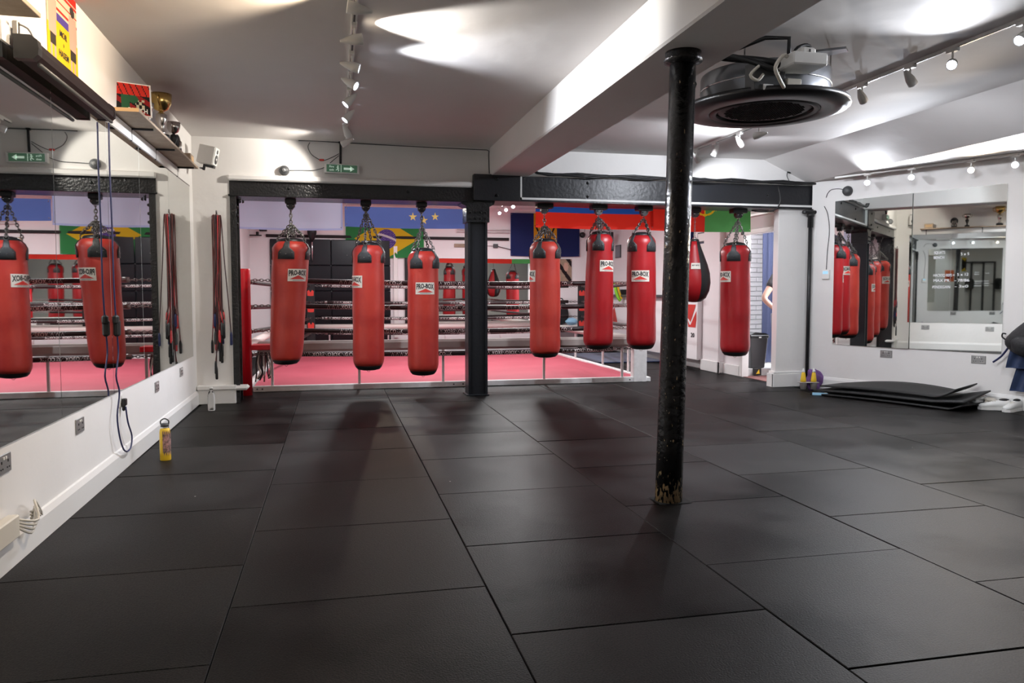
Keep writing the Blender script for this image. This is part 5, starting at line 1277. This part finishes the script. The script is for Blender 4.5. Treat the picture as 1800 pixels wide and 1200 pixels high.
spot((.14, 6.01, 2.755), (.7, -.35, -.45), 'fourth spotlight on the middle track, shining towards the camera', g1, P_ * .7, cool, 90)
spot((.14, 6.55, 2.755), (-.75, -.2, -.8), 'fifth spotlight on the middle track, tilted down', g1, P_ * 1.2, cool, 85)
spot((.14, 7.13, 2.755), (-.7, -.25, -.85), 'sixth spotlight on the middle track, turned to the mirrored wall', g1, P_ * 1.2, cool, 85)
spot((.14, 7.82, 2.755), (.45, .3, -.9), 'seventh spotlight on the middle track, aimed down at the bags', g1, P_ * 1.2, cool, 85)
spot((.14, 8.35, 2.755), (-.8, .25, -.35), 'last spotlight on the middle track, lighting the exit sign wall', g1, P_ * .65, (1, .93, .84), 95)
spot((.14, 3.2, 2.755), (-.8, .55, -.55), 'overhead spotlight before the nearest visible one', g1, P_ * 1.0, warm)
spot((.14, 2.0, 2.755), (-.7, .6, -.5), 'overhead spotlight close above the camera', g1, P_ * .25, cool)
g2 = 'white spotlights on the right ceiling track'
track('light_track', 'white spotlight track on the ceiling right of the beam', 4.1, 1.0, 8.62, 2.85)
for (y, on, aim, lab) in ((8.42, P_ * .3, (.7, .35, -.6), 'turned-away spotlight farthest along the right ceiling track'), (7.97, P_ * 1.2, (-.3, .0, -.6), 'lit spotlight just right of the iron column'), (7.44, P_ * .5, (.75, .5, -.6), 'turned-away spotlight hanging low behind the fan unit'),
                          (7.06, P_ * 1.0, (-.5, .55, -.12), 'lit spotlight whose face shows under the fan unit'), (5.52, P_ * .5, (.8, .45, -.7), 'turned-away spotlight right of the fan unit'), (4.99, P_ * .5, (.8, .25, -.7), 'turned-away spotlight between the fan unit and a lit one'),
                          (4.59, P_ * .8, (-.55, -.5, -.4), 'brightly lit spotlight on the near part of the right track'), (4.03, P_ * .3, (-.6, -.1, -.45), 'lit spotlight at the right edge of the frame'), (2.6, P_, (.7, .65, -.45), 'spotlight on the right track beyond the frame')):
    spot((4.1, y, 2.755), aim, lab, g2, on, cool, 115)
g3 = 'spotlights above the right mirror'
t = thing('light_track', 'short white track under the soffit above the right mirror', 'light track'); t.matrix_world = frame_rw(.4, .22, 2.575)
MB().box((0, -.015, 0), (5.6, .015, .022), .002).build('rail', 'plasw', t)
for s_, m_, lab in ((.81, 'lampc', 'leftmost glowing spotlight above the right mirror'), (1.325, 'lampc', 'second glowing spotlight above the mirror seam'), (1.95, 'lampw', 'third and brightest spotlight above the right mirror'), (2.367, 'lampc', 'spotlight above the mirror at the frame edge'), (3.6, 'lampw', 'spotlight beyond the frame on the mirror track')):
    p = RW(s_, .22, 2.49); aim = (Vector((0, 0, 1.6)) - p).normalized() + Vector((0, 0, -.25)); spot(p, aim, lab, g3, P_ * .75, cool if m_ == 'lampc' else warm, 125, m_)
# ring room track
g4 = 'spotlights on the ring room track'
t = thing('light_track', 'white spotlight track on the ring room ceiling', 'light track', (3.2, 14.3, 2.88)); MB().box((-.015, -1.6, 0), (.015, 1.1, .02), .002).build('rail', 'plasw', t)
for i, (x, y) in enumerate(((3.2, 15.2), (3.2, 14.6), (3.2, 14.0), (3.2, 13.4), (3.2, 12.8))):
    spot((x, y, 2.79), (-.1, -.9, -.5), '%s spotlight from the back wall on the ring room track' % ['first', 'second', 'third', 'fourth', 'fifth'][i], g4, 30, (1, .95, .92), 130)
t = thing('light_track', 'short track on the ring room ceiling above the blue flag', 'light track', (.95, 13.2, 2.88)); MB().box((-.015, -.6, 0), (.015, .6, .02), .002).build('rail', 'plasw', t)
spot((.95, 13.0, 2.79), (0, -.9, -.35), 'warm spotlight shining behind the blue star flag', 'ring room spotlights behind the flags', 40, (1, .85, .65), 120, 'lampw')

# ------------------------------------------------------------------ gym corner beside the camera, seen only in the mirrors
t = thing('weight_rack', 'black steel squat rack seen reflected in the mirrors', 'weight rack', (-1.0, .1, 0))
for dx in (-.3, .25):
    for dy in (-.55, .55):
        MB().box((dx - .03, dy - .03, 0), (dx + .03, dy + .03, 2.1), .004).build('upright', 'black', t)
    MB().box((dx - .03, -.58, 2.08), (dx + .03, .58, 2.14), .004).build('crossbar', 'black', t)
for dy in (-.55, .55): MB().box((-.3, dy - .03, .02), (.25, dy + .03, .08), .004).build('foot', 'black', t)
MB().rod((.29, -.8, 1.25), (.29, .8, 1.25), .014, 10).build('barbell', 'chrome', t)
for dy in (-.72, -.66, .64, .70): MB().lathe([(.02, 0), (.21, 0), (.225, .008), (.225, .03), (.21, .038), (.02, .038)], 28, M4=Matrix.Translation((.29, dy, 1.25)) @ Matrix.Rotation(PI / 2, 4, 'X')).build('weight_plate', 'black', t)
t = thing('flat_bench', 'black padded flat bench seen reflected in the mirrors', 'bench', (-.2, -1.1, 0))
MB().box((-.14, -.5, .40), (.14, .5, .46), .02).build('pad', 'blackr', t)
for dy in (-.4, .4): MB().box((-.2, dy - .03, 0), (.2, dy + .03, .05), .004).box((-.03, dy - .03, .05), (.03, dy + .03, .40), .004).build('leg', 'black', t)
def jam(x, z):
    u = x / .9; v = z / .55
    if abs((v - .5) - (u - .5)) < .09 or abs((v - .5) + (u - .5)) < .09: return 1
    return 0 if abs(v - .5) > abs(u - .5) else 2
t2 = flag('wall_flag', 'green, yellow and black flag on the left wall, seen in reflection', -.45, .45, 0, .55, 0, jam, ['f_green', 'f_yel', 'f_blk'], 90, 60, .006)
t2.matrix_world = frame_lw(.75, .012, 1.75)
t2.matrix_world = t2.matrix_world @ Matrix.Rotation(0, 4, 'Z')
t = thing('poster', 'orange poster on the left wall, seen in reflection', 'poster'); t.matrix_world = frame_lw(1.72, .002, 1.35)
MB().box((-.2, -.004, 0), (.2, 0, .45), .001).build('sheet', mat('orange_paper', (.75, .16, .05), .6), t)
MB().box((-.12, -.006, .12), (.12, -.003, .32), .001).build('print', 'f_dred', t)
